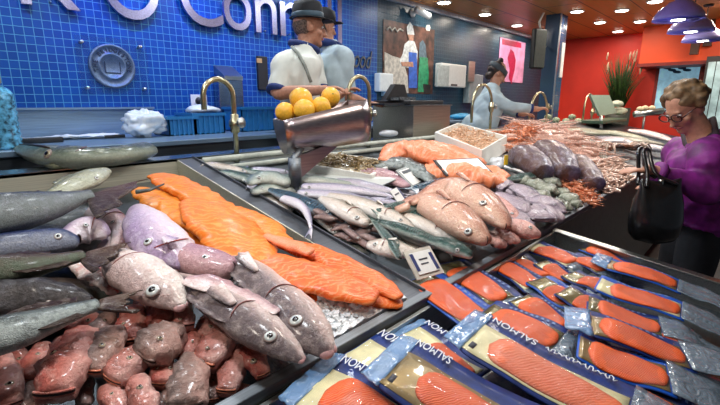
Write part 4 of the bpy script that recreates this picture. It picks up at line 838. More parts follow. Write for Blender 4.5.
m_red = fishmat('head_red', (.76, .36, .31), (.60, .17, .135), (.40, .075, .06), (.80, .52, .45), .45, 42)
m_red2 = fishmat('head_pink', (.80, .46, .41), (.66, .29, .25), (.46, .15, .12), (.30, .14, .12), .55, 42)
m_grey = fishmat('head_greybrown', (.60, .36, .31), (.30, .185, .16), (.16, .11, .10), (.58, .42, .37), .5, 42)
m_meat = fishmat('cut_fish_meat', (.75, .62, .58), (.66, .22, .18), (.62, .5, .48), (.5, .06, .04), .7, 40)
m_or = filletmat('fillet_orange', (.72, .13, .010), (.88, .24, .02), (.92, .42, .12)); m_or2 = filletmat('fillet_yellow', (.66, .16, .010), (.82, .27, .025), (.8, .4, .1)); m_or3 = filletmat('fillet_deep', (.72, .085, .010), (.86, .17, .022), (.92, .38, .16))
m_or4 = filletmat('fillet_salmon_pale', (.74, .19, .075), (.84, .27, .12), (.86, .42, .26))
m_mack = fishmat('mackerel_green', (.74, .76, .70), (.40, .46, .42), (.035, .11, .095), (.5, .55, .5), .15, 50, stripes=((.004, .008, .008), 9.), pos=(.1, .34, .52), spec=.3)
m_mackb = fishmat('mackerel_blue', (.70, .72, .78), (.3, .4, .48), (.03, .10, .17), (.5, .55, .6), .15, 50, stripes=((.004, .008, .014), 9.), pos=(.1, .34, .52), spec=.3)
m_herr = fishmat('silver_lavender', (.78, .74, .80), (.62, .56, .68), (.22, .22, .34), (.8, .8, .85), .3, 50)
m_herg = fishmat('silver_green', (.66, .68, .60), (.46, .52, .46), (.14, .2, .2), (.7, .72, .66), .3, 50)
m_whit = fishmat('whiting', (.86, .80, .74), (.68, .58, .50), (.17, .14, .10), (.9, .84, .78), .35, 40)
m_bream = fishmat('red_bream', (.76, .48, .36), (.52, .22, .14), (.30, .10, .06), (.72, .46, .36), .4, 40)
m_sprat = fishmat('dark_small_fish', (.32, .20, .18), (.09, .05, .05), (.03, .02, .025), (.4, .34, .34), .4, 70)
m_sole = fishmat('sole_mauve', (.40, .32, .38), (.22, .165, .235), (.15, .115, .17), (.50, .44, .52), .4, 45)
m_loin = fishmat('purple_loin', (.12, .06, .05), (.095, .065, .085), (.10, .085, .15), (.30, .27, .38), .5, 30)
m_shell = fishmat('shell_greygreen', (.30, .32, .24), (.10, .12, .09), (.045, .055, .045), (.62, .62, .54), .6, 38)
m_flat = fishmat('flatfish_grey', (.46, .44, .36), (.30, .29, .24), (.18, .17, .14), (.46, .44, .4), .4, 45)
m_prawn = plain('prawn_orange', (.72, .24, .11), .35, coat=.4, noise_amt=.35, scale=90); m_prawn2 = plain('prawn_pink', (.84, .50, .40), .35, coat=.4, noise_amt=.3, scale=90); m_shrimp = plain('shrimp_brown', (.36, .26, .12), .4, coat=.3, noise_amt=.5, scale=90); m_squid = plain('squid_cream', (.68, .46, .36), .3, coat=.5, noise_amt=.35, scale=60)
# ------------------------------------------------------------------ ice
def icemat():
    m, nt, b = nodes('crushed_ice'); tc = N(nt, 'ShaderNodeTexCoord'); vo = N(nt, 'ShaderNodeTexVoronoi', Scale=90.); L(nt, tc.outputs['Object'], vo.inputs['Vector'])
    r = ramp(nt, [(0, (.75, .80, .84)), (.6, (.93, .95, .96))]); L(nt, vo.outputs['Distance'], r.inputs[0]); L(nt, r.outputs[0], b.inputs['Base Color']); b.inputs['Roughness'].default_value = .45; b.inputs['Coat Weight'].default_value = .1
    bump(nt, b, vo.outputs['Distance'], .7, .008); return m
ice = icemat()
def icebed(x0, x1, y0, y1, lift, amp, label, nx, ny, low=-.085, chips=0):
    def h(x, y): return pz(y)+lift+amp*noise.noise(V((x*9, y*9, 2)))+amp*.7*noise.noise(V((x*60, y*60, 5)))
    top = [(x0+(x1-x0)*i/nx, y0+(y1-y0)*j/ny) for i in range(nx+1) for j in range(ny+1)]; k = ny+1; n = len(top)
    vs = [(x, y, h(x, y)) for x, y in top]+[(x, y, pz(y)+low) for x, y in top]; fs = []
    for i in range(nx):
        for j in range(ny): a = i*k+j; fs.append((a, a+k, a+k+1, a+1))
    for i in range(nx): fs += [(i*k, n+i*k, n+i*k+k, i*k+k), (i*k+ny, i*k+k+ny, n+i*k+k+ny, n+i*k+ny)]
    for j in range(ny): fs += [(j, j+1, n+j+1, n+j), (nx*k+j, n+nx*k+j, n+nx*k+j+1, nx*k+j+1)]
    mb = MB().add(vs, fs); rnd = random.Random(3)
    for i in range(chips):
        x, y = rnd.uniform(x0+.02, x1-.02), rnd.uniform(y0+.02, y1-.02); k = rnd.uniform(.004, .009)
        mb.box((-k, -k*.8, -k*.6), (k, k*.8, k*.6), M=Matrix.Translation((x, y, h(x, y)+k*.4)) @ Matrix.Rotation(rnd.uniform(0, 6), 4, V((rnd.uniform(-1, 1), rnd.uniform(-1, 1), rnd.uniform(-1, 1)))))
    return tag(mb.build('crushed_ice', ice, smooth=False), label, 'ice', kind='stuff')
icebed(.5, XD-.08, .672, 1.0, .006, .012, 'crushed ice showing at front corner of the left tray', 40, 44, chips=700)
icebed(2.9, 4.3, .9, 1.5, -.022, .006, 'crushed ice under the fish at the far end of the right hand tray', 120, 30, -.034)
# ------------------------------------------------------------------ LEFT TRAY: long dark fish
G1 = 'large fish on the left tray'
fish('hake', 'long slate grey fish with broad dark tail, uppermost at left', 'fish', [(-70, 224, 24), (-20, 217, 24), (20, 211, 21), (55, 204, 14), (78, 198, 8), (90, 196, 7)][::-1], m_slate, .07, .75, G1, tail=(133, 195, 19, .1), dorsal_fins=[(.12, .5, .03)], fin_mat=m_tail, seed=1, flip=False)
fish('hake', 'blue scaled fish with open toothed mouth under the slate grey fish', 'fish', [(-60, 254, 15), (0, 247, 15), (40, 243, 15), (62, 241, 13), (74, 242, 8)], m_blue, .03, .8, G1, dorsal_fins=[(.2, .6, .02)], mouth=(.5, .006), eye=(58, 236, 3.2), seed=2)
fish('hake', 'brown fish with ragged brown tail lying across the left tray', 'fish', [(-70, 275, 15), (-20, 271, 17), (20, 268, 14), (50, 263, 10), (72, 258, 7), (82, 256, 6.5)][::-1], m_brown, .095, .75, G1, tail=(121, 255, 15, .15), fin_mat=m_tail, dorsal_fins=[(.2, .6, .02)], anal=[(.15, .45, .025)], seed=3)
fish('monkfish', 'dark mottled broad fish head below the brown fish', 'fish', [(-50, 298, 18), (0, 297, 19), (45, 296, 19), (75, 298, 12), (90, 300, 5)], m_dark, .06, .8, G1, mouth=(-.1, .006), eye=(48, 302, 2.6), lump=.12, lscale=26, seed=4)
fish('hake', 'silver grey fish with brown pointed tail, lowest of the long fish', 'fish', [(-70, 352, 19), (-10, 338, 21), (25, 328, 18), (55, 318, 13), (82, 309, 8.5), (96, 305, 7)][::-1], m_silver, .085, .75, G1, tail=(150, 298, 11, .4), fin_mat=m_tail, dorsal_fins=[(.1, .55, .022)], anal=[(.15, .4, .02)], seed=5)
fish('dogfish', 'small olive white fish behind the slate tail at the tray back', 'fish', [(50, 196, 6), (70, 187, 10), (90, 178, 11), (105, 171, 5)], m_olive, .04, .6, G1, dorsal_fins=[(.3, .7, .015)], eye=(97, 178, 2), seed=6)
fish('cod_head', 'lilac pink fish cheek under the slate grey tail', 'fish', [(66, 240, 10), (80, 232, 14), (93, 230, 14), (103, 234, 8)], m_lilac, .02, .7, G1, gill=(.75, .6), eye=(86, 225, 2.2), seed=7)
fish('cod_head', 'pale pink fish piece right of lilac cheek, below the dark tail', 'fish', [(98, 212, 12), (112, 220, 13), (122, 232, 11), (118, 246, 8)], m_pale, .0, .7, G1, gill=(.4, .6), eye=(113, 222, 2.0), seed=8)
fillet('red and white cut piece of fish under the brown tail', [(76, 262, 7), (90, 270, 11), (104, 278, 12), (116, 290, 9)], m_meat, .03, .5, 9, 'fish_piece', 'fish piece', G1, lump=.3, lscale=40)
fish('cod_head', 'pale violet fish with snout up, top of the pale fish', 'fish', [(184, 264, 10), (172, 252, 22), (157, 238, 27), (146, 222, 22), (139, 210, 11)], m_lilac, .05, .62, G1, flip=True, eye=(147, 242, 4.3), gill=(.25, .6), pec=(.3, .2, .05, .02), seed=10, b1=.7, lump=.05, gcol=MATS['gill_red'])
fish('cod_head', 'whitish round fish head with large ringed eye left of centre', 'fish', [(112, 254, 12), (128, 266, 22), (148, 280, 26), (166, 293, 22), (178, 304, 11)], m_white, .055, .62, G1, flip=True, eye=(152, 289, 7), gill=(.3, .6), snout=MATS['snout_pink'], seed=11, b1=.7, lump=.05)
fish('tub_gurnard', 'snub mauve pink fish against the orange fillets', 'fish', [(172, 247, 10), (188, 257, 15), (206, 263, 16), (222, 267, 14), (230, 269, 12)], m_mauve, .05, .7, G1, eye=(204, 257, 3.6), gill=(.2, .6), mouth=(0, .004), seed=12, b1=.35, power=.8)
lf = fish('haddock', 'long pinkish haddock with dark fins, nearest the front rail', 'fish', [(176, 276, 5), (196, 286, 12), (222, 302, 21), (250, 322, 23), (272, 338, 20), (290, 351, 13), (299, 358, 7)], m_had, .05, .62, G1, eye=(270.5, 337, 6.3), gill=(.55, .7), dorsal_fins=[(.2, .55, .02)], pec=(.5, .3, .075, .022, .15), snout=MATS['snout_pink'], flip=True, seed=13, b1=.7, roll=.35, lump=.04)
lf = fish('haddock', 'long pinkish haddock behind, beside the orange fillets and ice', 'fish', [(232, 262, 9), (250, 272, 16), (272, 292, 20), (295, 315, 25), (312, 335, 22), (324, 348, 13)], m_had, .04, .62, G1, eye=(296, 321, 6.6), gill=(.5, .7), dorsal_fins=[(.15, .5, .02)], pec=(.28, .25, .09, .02, .15), snout=MATS['snout_pink'], flip=True, seed=14, b1=.7, roll=.35, lump=.04)
fillet('white belly flap with pink edge folded over nearest haddock', [(188, 280, 5), (210, 284, 9), (236, 292, 8), (258, 302, 6), (276, 312, 4)], m_pale, .1, .22, 15, 'belly_flap', 'fish piece', G1, lump=.22)
fish('hake', 'dark grey fish mostly hidden between the slate and the brown fish', 'fish', [(-70, 256, 24), (0, 250, 26), (60, 245, 22), (104, 246, 14)], m_slate, -.07, .6, G1, seed=16)
fish('hake', 'slate coloured fish mostly hidden under the uppermost slate grey fish', 'fish', [(-60, 236, 15), (0, 231, 16), (50, 224, 15), (98, 214, 9)], m_slate, -.03, .6, G1, seed=19)
fish('hake', 'dark brown fish mostly hidden below the mottled head', 'fish', [(-70, 312, 24), (0, 306, 26), (60, 298, 22), (112, 296, 12)], m_brown, -.07, .6, G1, seed=17)
fish('cod_head', 'pale fish mostly hidden under the violet and the white heads', 'fish', [(100, 240, 14), (124, 252, 20), (150, 262, 20), (172, 276, 12)], m_pale, -.06, .6, G1, seed=18)
# red heads heaped in front; (label, spine, mat, lift, eyes)
H = [('big glossy red fish head, largest in the front heap', [(84, 336, 15), (73, 352, 22), (63, 374, 24), (55, 394, 20)], m_red, .055, [(78, 361, 3.4), (53, 352, 3)]),
 ('grey brown fish head right of the big glossy red head', [(112, 334, 14), (106, 348, 17), (97, 362, 16), (90, 371, 12)], m_grey, .06, [(102, 345, 3.2), (87, 367, 2.2)]),
 ('narrow red head between silver fish and the big red head', [(42, 346, 8), (37, 358, 11), (30, 371, 11), (26, 379, 9)], m_red, .04, [(38, 354, 2)]),
 ('pink head with dark socket at the left frame edge', [(4, 360, 11), (8, 375, 15), (11, 390, 15), (12, 404, 12)], m_red2, .05, [(10, 384, 4), (22, 378, 2)]),
 ('upright red head just below the silver tail', [(134, 310, 10), (133, 322, 15), (131, 334, 15), (130, 341, 12)], m_red, .045, [(141, 322, 2.4), (123, 323, 2)]),
 ('pink grey head with black eye and orange lip, mid heap', [(138, 352, 12), (130, 363, 16), (120, 374, 15), (113, 380, 12)], m_red2, .05, [(130, 358, 2.8)]),
 ('broad brown pink head with wide flat mouth, centre of heap', [(172, 330, 13), (164, 341, 20), (152, 352, 19), (146, 357, 15)], m_grey, .06, [(160, 338, 3)]),
 ('small red head with orange lip facing us, below the broad head', [(165, 360, 9), (163, 369, 12), (162, 380, 13), (161, 384, 11)], m_red, .04, [(157, 368, 1.8), (170, 368, 1.8)]),
 ('round pink head with ringed eye at the bottom, left of brown head', [(136, 380, 11), (140, 392, 16), (146, 404, 16), (150, 412, 11)], m_red2, .055, [(140, 387, 3.4)]),
 ('round pink head at the bottom edge with small eye', [(106, 388, 10), (112, 397, 14), (118, 408, 13), (121, 416, 9)], m_red2, .045, [(112, 394, 2.4)]),
 ('small wedge shaped red head right of the broad head', [(198, 334, 8), (192, 343, 12), (184, 352, 11), (179, 356, 8)], m_red, .045, [(192, 341, 2.2)]),
 ('egg shaped brownish red head left of nearest haddock', [(224, 334, 11), (218, 345, 16), (210, 357, 16), (205, 362, 13)], m_red2, .06, [(222, 346, 2), (207, 348, 2)]),
 ('long brown head with folded fins at the bottom', [(190, 358, 10), (190, 372, 17), (188, 388, 20), (187, 406, 18)], m_grey, .055, [(193, 384, 2.6)]),
 ('thin pink head by the front rail corner, pointing down', [(240, 350, 9), (235, 364, 12), (229, 380, 12), (226, 391, 10)], m_red2, .05, [(233, 372, 2.2)]),
 ('small red head beside the ice with bright eye', [(246, 348, 9), (252, 357, 12), (258, 368, 10), (263, 375, 8)], m_red, .06, [(253, 361, 3)]),
 ('pink triangular head pointing up against the haddock', [(186, 284, 3), (186, 300, 7), (184, 316, 11), (183, 326, 12)], m_red2, .08, [(181, 320, 1.8)]),
 ('pink red head under the large ringed eye', [(160, 300, 11), (162, 312, 16), (163, 324, 16), (165, 331, 12)], m_red, .05, [(157, 312, 2)]),
 ('small rust head under the pink triangular head', [(212, 318, 9), (209, 327, 12), (204, 335, 11), (201, 339, 8)], m_red2, .045, [(211, 326, 2)]),
 ('dark brown head wedged below the grey brown head', [(88, 376, 6), (87, 386, 9), (85, 398, 9), (84, 406, 7)], m_grey, .02, [(88, 386, 1.8)]),
 ('pale grey head at the bottom, left of big red head', [(34, 384, 8), (31, 394, 11), (29, 404, 11), (28, 412, 9)], m_grey, .035, [(33, 394, 2)]),
 ('olive brown head with a white whisker under the silver tail', [(112, 314, 6), (106, 321, 9), (99, 328, 9), (95, 332, 7)], m_grey, .03, [(105, 320, 1.8)]),
 ('rosy head left of the pink triangular head', [(142, 300, 9), (148, 310, 11), (152, 322, 11), (153, 330, 9)], m_red2, .03, [(148, 312, 1.8)]),
 ('dark red head half buried right of the brown head', [(212, 366, 8), (212, 378, 11), (211, 392, 11), (210, 400, 9)], m_grey, .015, [(213, 380, 1.8)]),
 ('red head half buried left of grey brown head', [(72, 322, 9), (86, 324, 11), (97, 326, 9), (103, 328, 6)], m_red, .015, [(88, 320, 2)]),
 ('pink head low in the heap under the egg shaped head', [(244, 388, 8), (240, 398, 10), (236, 408, 10), (234, 414, 8)], m_red2, .02, [(242, 398, 1.8)]),
 ('dark pink head at the bottom between two pale heads', [(168, 392, 8), (167, 402, 11), (166, 412, 11), (165, 420, 9)], m_grey, .02, [(168, 402, 2)]),
 ('deep red head at the bottom left beside the pale grey head', [(-4, 396, 9), (2, 406, 12), (6, 416, 12), (8, 424, 9)], m_red, .03, [(4, 407, 2)]),
 ('rusty head behind the narrow red head, under the silver fish', [(12, 348, 9), (18, 356, 11), (20, 366, 11), (21, 372, 9)], m_red, .02, [(19, 358, 2)])]
for i, (lb, sp_, m, lift, ey) in enumerate(H): head(lb, sp_, m, lift-.075+.01, ey, seed=i+30, lip=None if i % 3 else m)
# orange fillets
fillet('upper orange fillet in the far corner of left tray', [(158, 176, 6), (176, 184, 11), (198, 196, 12), (222, 212, 12)], m_or, .01, .3, 1)
fillet('yellowish fillet behind the pale violet fish', [(140, 190, 6), (160, 200, 13), (182, 212, 12), (206, 226, 8)], m_or2, -.02, .3, 2)
fillet('small pinkish orange fillet right of the pale violet fish', [(166, 212, 6), (184, 218, 10), (202, 226, 8)], m_or2, .01, .35, 3)
fillet('lower yellow fillet squeezed beside the violet fish', [(180, 226, 6), (194, 238, 12), (208, 252, 12)], m_or2, -.02, .3, 4)
fillet('large smooth orange fillet in the middle of the fillet row', [(192, 202, 10), (210, 216, 20), (230, 234, 26), (252, 254, 22), (272, 270, 10)], m_or, .025, .3, 5, lump=.1)
fillet('orange fillet along the divider, behind the large one', [(212, 206, 6), (238, 216, 11), (262, 228, 13), (284, 242, 8)], m_or, .02, .32, 6)
fillet('deep orange fillet at the front, crossing toward the divider', [(244, 258, 8), (276, 267, 15), (312, 277, 17), (345, 288, 14), (372, 297, 9)], m_or3, .03, .28, 7, lump=.1)
fillet('narrow deep orange fillet lying along the divider edge', [(284, 244, 6), (318, 255, 10), (352, 270, 11), (382, 286, 9), (398, 297, 5)], m_or3, .02, .35, 8)
fillet('pale edged scrap of fillet on top of the row', [(266, 236, 3), (288, 244, 6), (310, 252, 5)], m_or4, .06, .4, 9)
fillet('small orange fillet end close to the front rail', [(326, 284, 6), (352, 292, 10), (380, 300, 9), (400, 303, 5)], m_or3, .0, .35, 10)
fillet('thick orange end piece with frayed edge beside haddock', [(262, 281, 7), (290, 289, 8), (315, 295, 8), (333, 299, 5)], m_or3, .0, .3, 11)
tag(MB().tube([at(x, y, .06) for x, y in ((136, 192), (150, 190), (164, 184))], [.008, .006, .003], 8).build('fin_strip', m_silver, loc=at(150, 190, .05)), 'thin grey fin strip pointing at the upper orange fillet', 'fin')
# hake head on the ledge at the back
LEDGE = (1.237, 0.)
HK, lf = fish('hake', 'large grey green hake with pointed jaw lying on the ledge', 'fish', [(146, 150, 9), (128, 154, 9.5), (100, 157, 10.5), (70, 157.5, 11.5), (46, 155.5, 11), (30, 152, 8), (18, 149, 4)], fishmat('hake_green', (.34, .37, .29), (.085, .11, .07), (.02, .028, .022), (.33, .36, .27), .8, 26, scales=300), -.0, .75, 'fish on the ledge', eye=(46, 154, 4.6), gill=(.5, .9), dorsal_fins=[(.05, .45, .02)], seed=50, pl=LEDGE, b1=.6, b0=.12, roll=.9, eye_mats=(MATS['eye_gold'], MATS['pupil']), lump=.05)
tt = [lf.surf(1-.33*i/8, -.05-.45*i/8) for i in range(9)]
MB().tube([p+n*.001 for p, n, T in tt], [.003]+[.0045]*7+[.002], 6).build('jaw_line', MATS['mouth_dark'], HK)
Loft([(66, 166, 2), (52, 165.5, 3.6), (36, 159, 3), (21, 151.5, 1.6)], -.0, .8, 16, 12, LEDGE, -1).mesh().build('lower_jaw', MATS['fish_olive_white'], HK)
# ------------------------------------------------------------------ RIGHT TRAY
G2 = 'small silver fish of the right tray'; G3 = 'mackerel of the right tray'; G4 = 'whiting of the right tray'
fish('sardine', 'lavender silver fish hanging over the divider, tail down', 'fish', [(311, 229, 1.5), (309, 219, 3), (304, 209, 4.5), (295, 203, 5.5), (284, 199, 4.5)], m_herr, .03, .6, G2, tail=(307, 240, 4, .5), seed=60)
for i, (lb, sp_, m, lf_, tl, ey) in enumerate([
 ('thin lavender fish topmost behind the tray post', [(390, 196, 2), (360, 191, 5), (330, 188, 5.5), (304, 187, 4)], m_herr, .04, (400, 198, 4, .5), (309, 187, 1.4)),
 ('lavender fish beneath the thin top one', [(382, 205, 2.5), (352, 199, 6), (325, 195, 6), (300, 193, 4)], m_herr, .02, (394, 208, 5, .5), (306, 193, 1.5)),
 ('greenish silver fish nearest the white side panel', [(352, 184, 2), (322, 181, 5), (296, 179, 5.5), (272, 179, 4)], m_herg, .015, (362, 186, 4, .5), (278, 178, 1.4)),
 ('yellowish fish head at the back left of the right tray', [(288, 182, 6), (272, 178, 7.5), (258, 179, 7), (250, 183, 4)], m_herg, .03, None, (259, 177, 2)),
 ('silver green fish under the yellowish head', [(300, 190, 3), (280, 188, 6), (264, 189, 6), (254, 192, 4)], m_herg, .0, None, (262, 188, 1.6)),
 ('pale silver fish left of the white and blue card', [(398, 193, 2.5), (378, 189, 5), (356, 184, 5.5), (338, 182, 4)], m_herr, .005, (407, 196, 4, .5), None)]):
    fish('sardine', lb, 'fish', sp_, m, lf_, .6, G2, tail=tl, eye=ey, roll=.6, seed=61+i)
for i, (lb, sp_, m, lf_, tl, ey) in enumerate([
 ('blue green mackerel right beside the tray post foot', [(270, 190, 3), (290, 198, 7), (312, 207, 8), (334, 216, 5)], m_mackb, .005, None, (328, 212, 1.8)),
 ('dark green mackerel crossing above the whiting', [(378, 212, 4), (396, 208, 6.5), (418, 207, 7), (440, 212, 6), (452, 218, 3)], m_mack, .05, (370, 209, 6, .5), (445, 213, 1.6)),
 ('long green mackerel just left of lower red fish', [(384, 206, 3), (410, 213, 6), (436, 224, 7.5), (458, 238, 5)], m_mack, .03, None, (453, 234, 1.6)),
 ('dark mackerel lying below the whiting pair', [(376, 221, 3), (398, 228, 6), (420, 236, 6.5), (440, 243, 4)], m_mack, .03, (366, 217, 5, .5), (434, 241, 1.6)),
 ('mackerel with striped back beside front price card', [(428, 240, 4), (444, 244, 7.5), (458, 249, 8), (470, 255, 5)], m_mack, .03, None, (457, 250, 2)),
 ('thin dark mackerel pointing at front price card', [(374, 222, 2), (384, 233, 4.5), (393, 246, 5), (399, 258, 3)], m_mack, .055, None, None),
 ('dark mackerel at the rear below the price cards', [(416, 188, 3), (436, 184, 5.5), (456, 182, 5.5), (474, 185, 3)], m_mackb, .03, (406, 192, 7, .6), None),
 ('slim mackerel above the mauve flatfish', [(506, 180, 2.5), (518, 178, 4), (530, 176, 4), (538, 175, 2)], m_mack, .03, None, None)]):
    fish('mackerel', lb, 'fish', sp_, m, lf_, .7, G3, tail=tl, eye=ey, roll=1.0, dorsal_fins=[(.55, .75, .012)], seed=70+i)
for i, (lb, sp_, m, lf_, tl, ey) in enumerate([
 ('whiting with clear black eye pointing at dark small fish', [(322, 199, 4), (336, 206, 8.5), (352, 215, 9.5), (366, 223, 6)], m_whit, .03, None, (357, 217, 2.4)),
 ('long pale whiting right of the clear eyed one', [(330, 196, 4), (354, 203, 8), (380, 213, 9.5), (402, 223, 7.5), (412, 228, 4)], m_whit, .025, None, (400, 219, 1.8)),
 ('pinkish silver whiting beside lower red fish', [(392, 212, 4), (416, 222, 8), (440, 232, 9), (458, 240, 5)], m_whit, .015, None, (450, 234, 1.8)),
 ('whiting head with black eye at the divider end', [(412, 252, 6), (398, 250, 9.5), (382, 247, 9.5), (370, 245, 5)], m_whit, .02, None, (375, 244, 2.4)),
 ('pale whiting lowest, above the front price card', [(396, 232, 3), (414, 238, 6), (432, 243, 6), (446, 247, 3)], m_whit, .005, None, None)]):
    fish('whiting', lb, 'fish', sp_, m, lf_, .65, G4, tail=tl, eye=ey, pec=(.6, .1, .03, .01), roll=.4, gill=(.7, .5), dorsal_fins=[(.2, .6, .014)], seed=80+i)
rnd = random.Random(11); GS = 'dark small fish beside the divider'
for i, (x, y, a) in enumerate(((330, 222, .5), (342, 228, -.3), (352, 234, .7), (345, 237, .2), (362, 232, -.5), (368, 238, .4), (358, 241, .1), (336, 215, .9), (320, 213, .6), (312, 208, .4), (372, 229, .1), (325, 218, .1), (352, 228, .0), (364, 244, .6))):
    dx, dy = 11*math.cos(a), 8*math.sin(a)
    fish('small_fish', 'dark red brown small fish in the heap along the divider', 'fish', [(x-dx, y-dy, 1.5), (x-dx*.3, y-dy*.3-1, 3.6), (x+dx*.4, y+dy*.4, 3.8), (x+dx, y+dy, 2)], m_sprat, .0+.012*(i % 3), .65, GS, eye=(x+dx*.7, y+dy*.7, 1.1), n=14, seg=12, seed=90+i)
GX = 'loose small fish of the right tray'
for i, (a, b, c_, r, k) in enumerate([((258, 190), (276, 198), (296, 206), 5, 1), ((262, 184), (284, 190), (306, 198), 5, 0), ((300, 204), (318, 213), (334, 222), 4.5, 1), ((316, 198), (334, 208), (350, 219), 4.5, 1), ((352, 196), (372, 203), (392, 212), 5, 2), ((372, 199), (392, 204), (412, 209), 4.5, 2), ((360, 210), (380, 220), (398, 230), 5, 0), ((404, 228), (424, 236), (444, 244), 5, 1), ((398, 240), (414, 246), (430, 252), 5, 0), ((380, 232), (396, 241), (410, 250), 4.5, 1), ((420, 215), (438, 224), (456, 236), 5, 2), ((250, 186), (262, 190), (276, 196), 4.5, 2), ((286, 200), (300, 210), (314, 218), 4, 2), ((462, 186), (474, 190), (486, 196), 4.5, 2), ((440, 190), (454, 188), (470, 190), 4.5, 0), ((392, 186), (408, 190), (424, 196), 5, 2), ((450, 252), (462, 250), (474, 247), 4.5, 1), ((248, 178), (262, 176), (280, 174), 4, 1), ((278, 186), (300, 192), (322, 198), 4.5, 1), ((290, 194), (308, 200), (328, 208), 4.5, 2), ((330, 190), (350, 194), (372, 200), 4, 1), ((300, 174), (318, 176), (336, 178), 3.5, 1), ((266, 196), (280, 204), (292, 212), 4, 0), ((312, 214), (326, 224), (338, 234), 4, 0), ((340, 236), (354, 244), (368, 252), 4, 1), ((406, 220), (424, 228), (442, 236), 4.5, 1), ((240, 176), (254, 184), (268, 190), 4, 1), ((208, 164), (226, 168), (246, 172), 4, 0), ((222, 172), (240, 176), (258, 182), 4.5, 1), ((250, 170), (268, 171), (288, 173), 4, 2), ((232, 168), (250, 172), (270, 175), 4, 1)]):
    fish('small_fish', 'small silver or dark backed fish lying loose under the larger fish', 'fish', [a+(r*.5,), ((a[0]*.6+b[0]*.4), (a[1]*.6+b[1]*.4), r), ((b[0]*.4+c_[0]*.6), (b[1]*.4+c_[1]*.6), r), c_+(r*.5,)], (m_whit, m_mack, m_herr)[k], -.028+.008*(i % 2), .65, GX, eye=(c_[0]-3, c_[1]-2, 1.3), tail=(a[0]-6, a[1]-3, 4, .5), n=16, seg=14, roll=.6, seed=200+i)
GB = 'red fish of the right tray'
fish('red_bream', 'large pink red fish with ringed eye, upper of the pair', 'fish', [(412, 203, 3.5), (428, 193, 6), (446, 190, 13), (466, 196, 18), (484, 207, 17), (500, 220, 11), (505, 226, 6)], m_bream, .06, .62, GB, eye=(483, 203, 3.6), gill=(.62, .6), dorsal_fins=[(.3, .65, .02)], pec=(.55, -.1, .07, .02), mouth=(-.1, .004), seed=110)
fish('red_bream', 'large pink red fish with ringed eye, lower and nearer of the pair', 'fish', [(396, 210, 4), (416, 203, 9), (438, 209, 16), (456, 219, 18), (472, 231, 15), (484, 240, 8)], m_bream, .04, .62, GB, eye=(469, 232, 3.8), gill=(.62, .6), dorsal_fins=[(.3, .65, .02)], pec=(.55, -.1, .07, .02), mouth=(-.1, .004), seed=111)
fish('red_bream', 'darker red fish squeezed behind the upper pink red fish', 'fish', [(488, 196, 4), (498, 204, 9), (508, 214, 10), (516, 222, 6)], m_red2, .02, .7, GB, eye=(512, 213, 1.8), seed=112)
fish('red_bream', 'small red fish at the front rail below the mauve flatfish', 'fish', [(506, 222, 4), (518, 227, 9), (528, 231, 9), (537, 234, 5)], m_red2, .03, .7, GB, eye=(530, 227, 1.8), seed=113)
for i, (x, y) in enumerate(((492, 236), (503, 232), (497, 242), (510, 238))):
    tag(Loft([(x-7, y-2, 3), (x, y, 6), (x+7, y+2, 4)], .0+.008*i, .6, 12, 12, FISH, -1, .3, 60, seed=i).mesh().build('fish_scrap', m_red2, loc=at(x, y)), 'ragged pink red fish scrap below the two large red fish', 'fish piece', 'pink scraps at the front rail')
GF = 'mauve flatfish of the right tray'
for i, (lb, sp_) in enumerate([('mauve flatfish nearest the upper red fish, palest', [(482, 186, 4), (494, 185, 8.5), (506, 188, 9), (514, 193, 5)]), ('mauve flatfish in the second place, darker and rounder', [(510, 186, 4), (520, 190, 7.5), (530, 197, 7.5), (535, 203, 4)]), ('long mauve flatfish in the middle of the group', [(500, 194, 4), (510, 200, 7.5), (522, 207, 7.5), (531, 211, 4)]), ('large mauve flatfish at the front rail', [(512, 214, 5), (528, 213, 10), (543, 212, 10.5), (555, 214, 6)]), ('mauve flatfish farthest right, beside the grey green shells', [(532, 200, 4), (542, 202, 8), (553, 207, 8), (560, 212, 4)]), ('mauve flatfish tucked low above the small red fish', [(510, 208, 4), (516, 214, 7), (524, 221, 7), (530, 224, 4)])]):
    fish('flatfish', lb, 'fish', sp_, m_sole, .02+.012*(i % 3), .3, GF, lump=.1, eye=(sp_[2][0]+2, sp_[2][1]-3, 1.1), anal=[(.1, .85, .01)], dorsal_fins=[(.1, .85, .01)], seed=120+i)
for i, (x, y, r) in enumerate(((523, 180, 7), (537, 184, 7), (548, 189, 8), (543, 194, 6), (563, 192, 6), (571, 198, 7), (557, 204, 7.5), (553, 182, 6), (564, 206, 6), (576, 203, 5))):
    lf = Loft([(x-r*1.1, y-r*.3, r*.35), (x-r*.3, y, r*.8), (x+r*.5, y+r*.2, r*.8), (x+r*1.1, y+r*.5, r*.4)], .005+.01*(i % 2), .5, 14, 16, FISH, -1, .25, 50, seed=i+5)
    t = thing('shellfish', 'grey green clustered shell between mauve flatfish and dark loins', 'shellfish', lf.base(), 'grey green shells of the right tray'); lf.mesh().build('shell', m_shell, t)
    MB().tube([lf.surf(.1+.8*j/8, .55)[0] for j in range(9)], .0025, 5).build('lip_edge', plain('shell_edge', (.6, .58, .5), .5), t)
GL = 'thick dark loins of the right tray'
for lb, sp_, s in (('dark purple brown fish loin, leftmost of the three', [(520, 157, 11), (527, 158, 13, .015), (536, 165, 13, .015), (543, 173, 11)], 1), ('dark purple brown fish loin, middle and largest of the three', [(544, 152, 11), (550, 153, 14, .02), (560, 162, 15, .02), (568, 174, 12)], 2), ('dark purple brown fish loin, rightmost and lowest of the three', [(575, 164, 9), (580, 165, 11, .015), (588, 173, 11, .015), (596, 184, 9)], 3)):
    tag(Loft(sp_, .015, .8, 24, 22, FISH, -1, .08, 16, .9, .25, .25, seed=s).mesh().build('fish_loin', m_loin, loc=at(sp_[2][0], sp_[2][1])), lb, 'fish loin', GL)
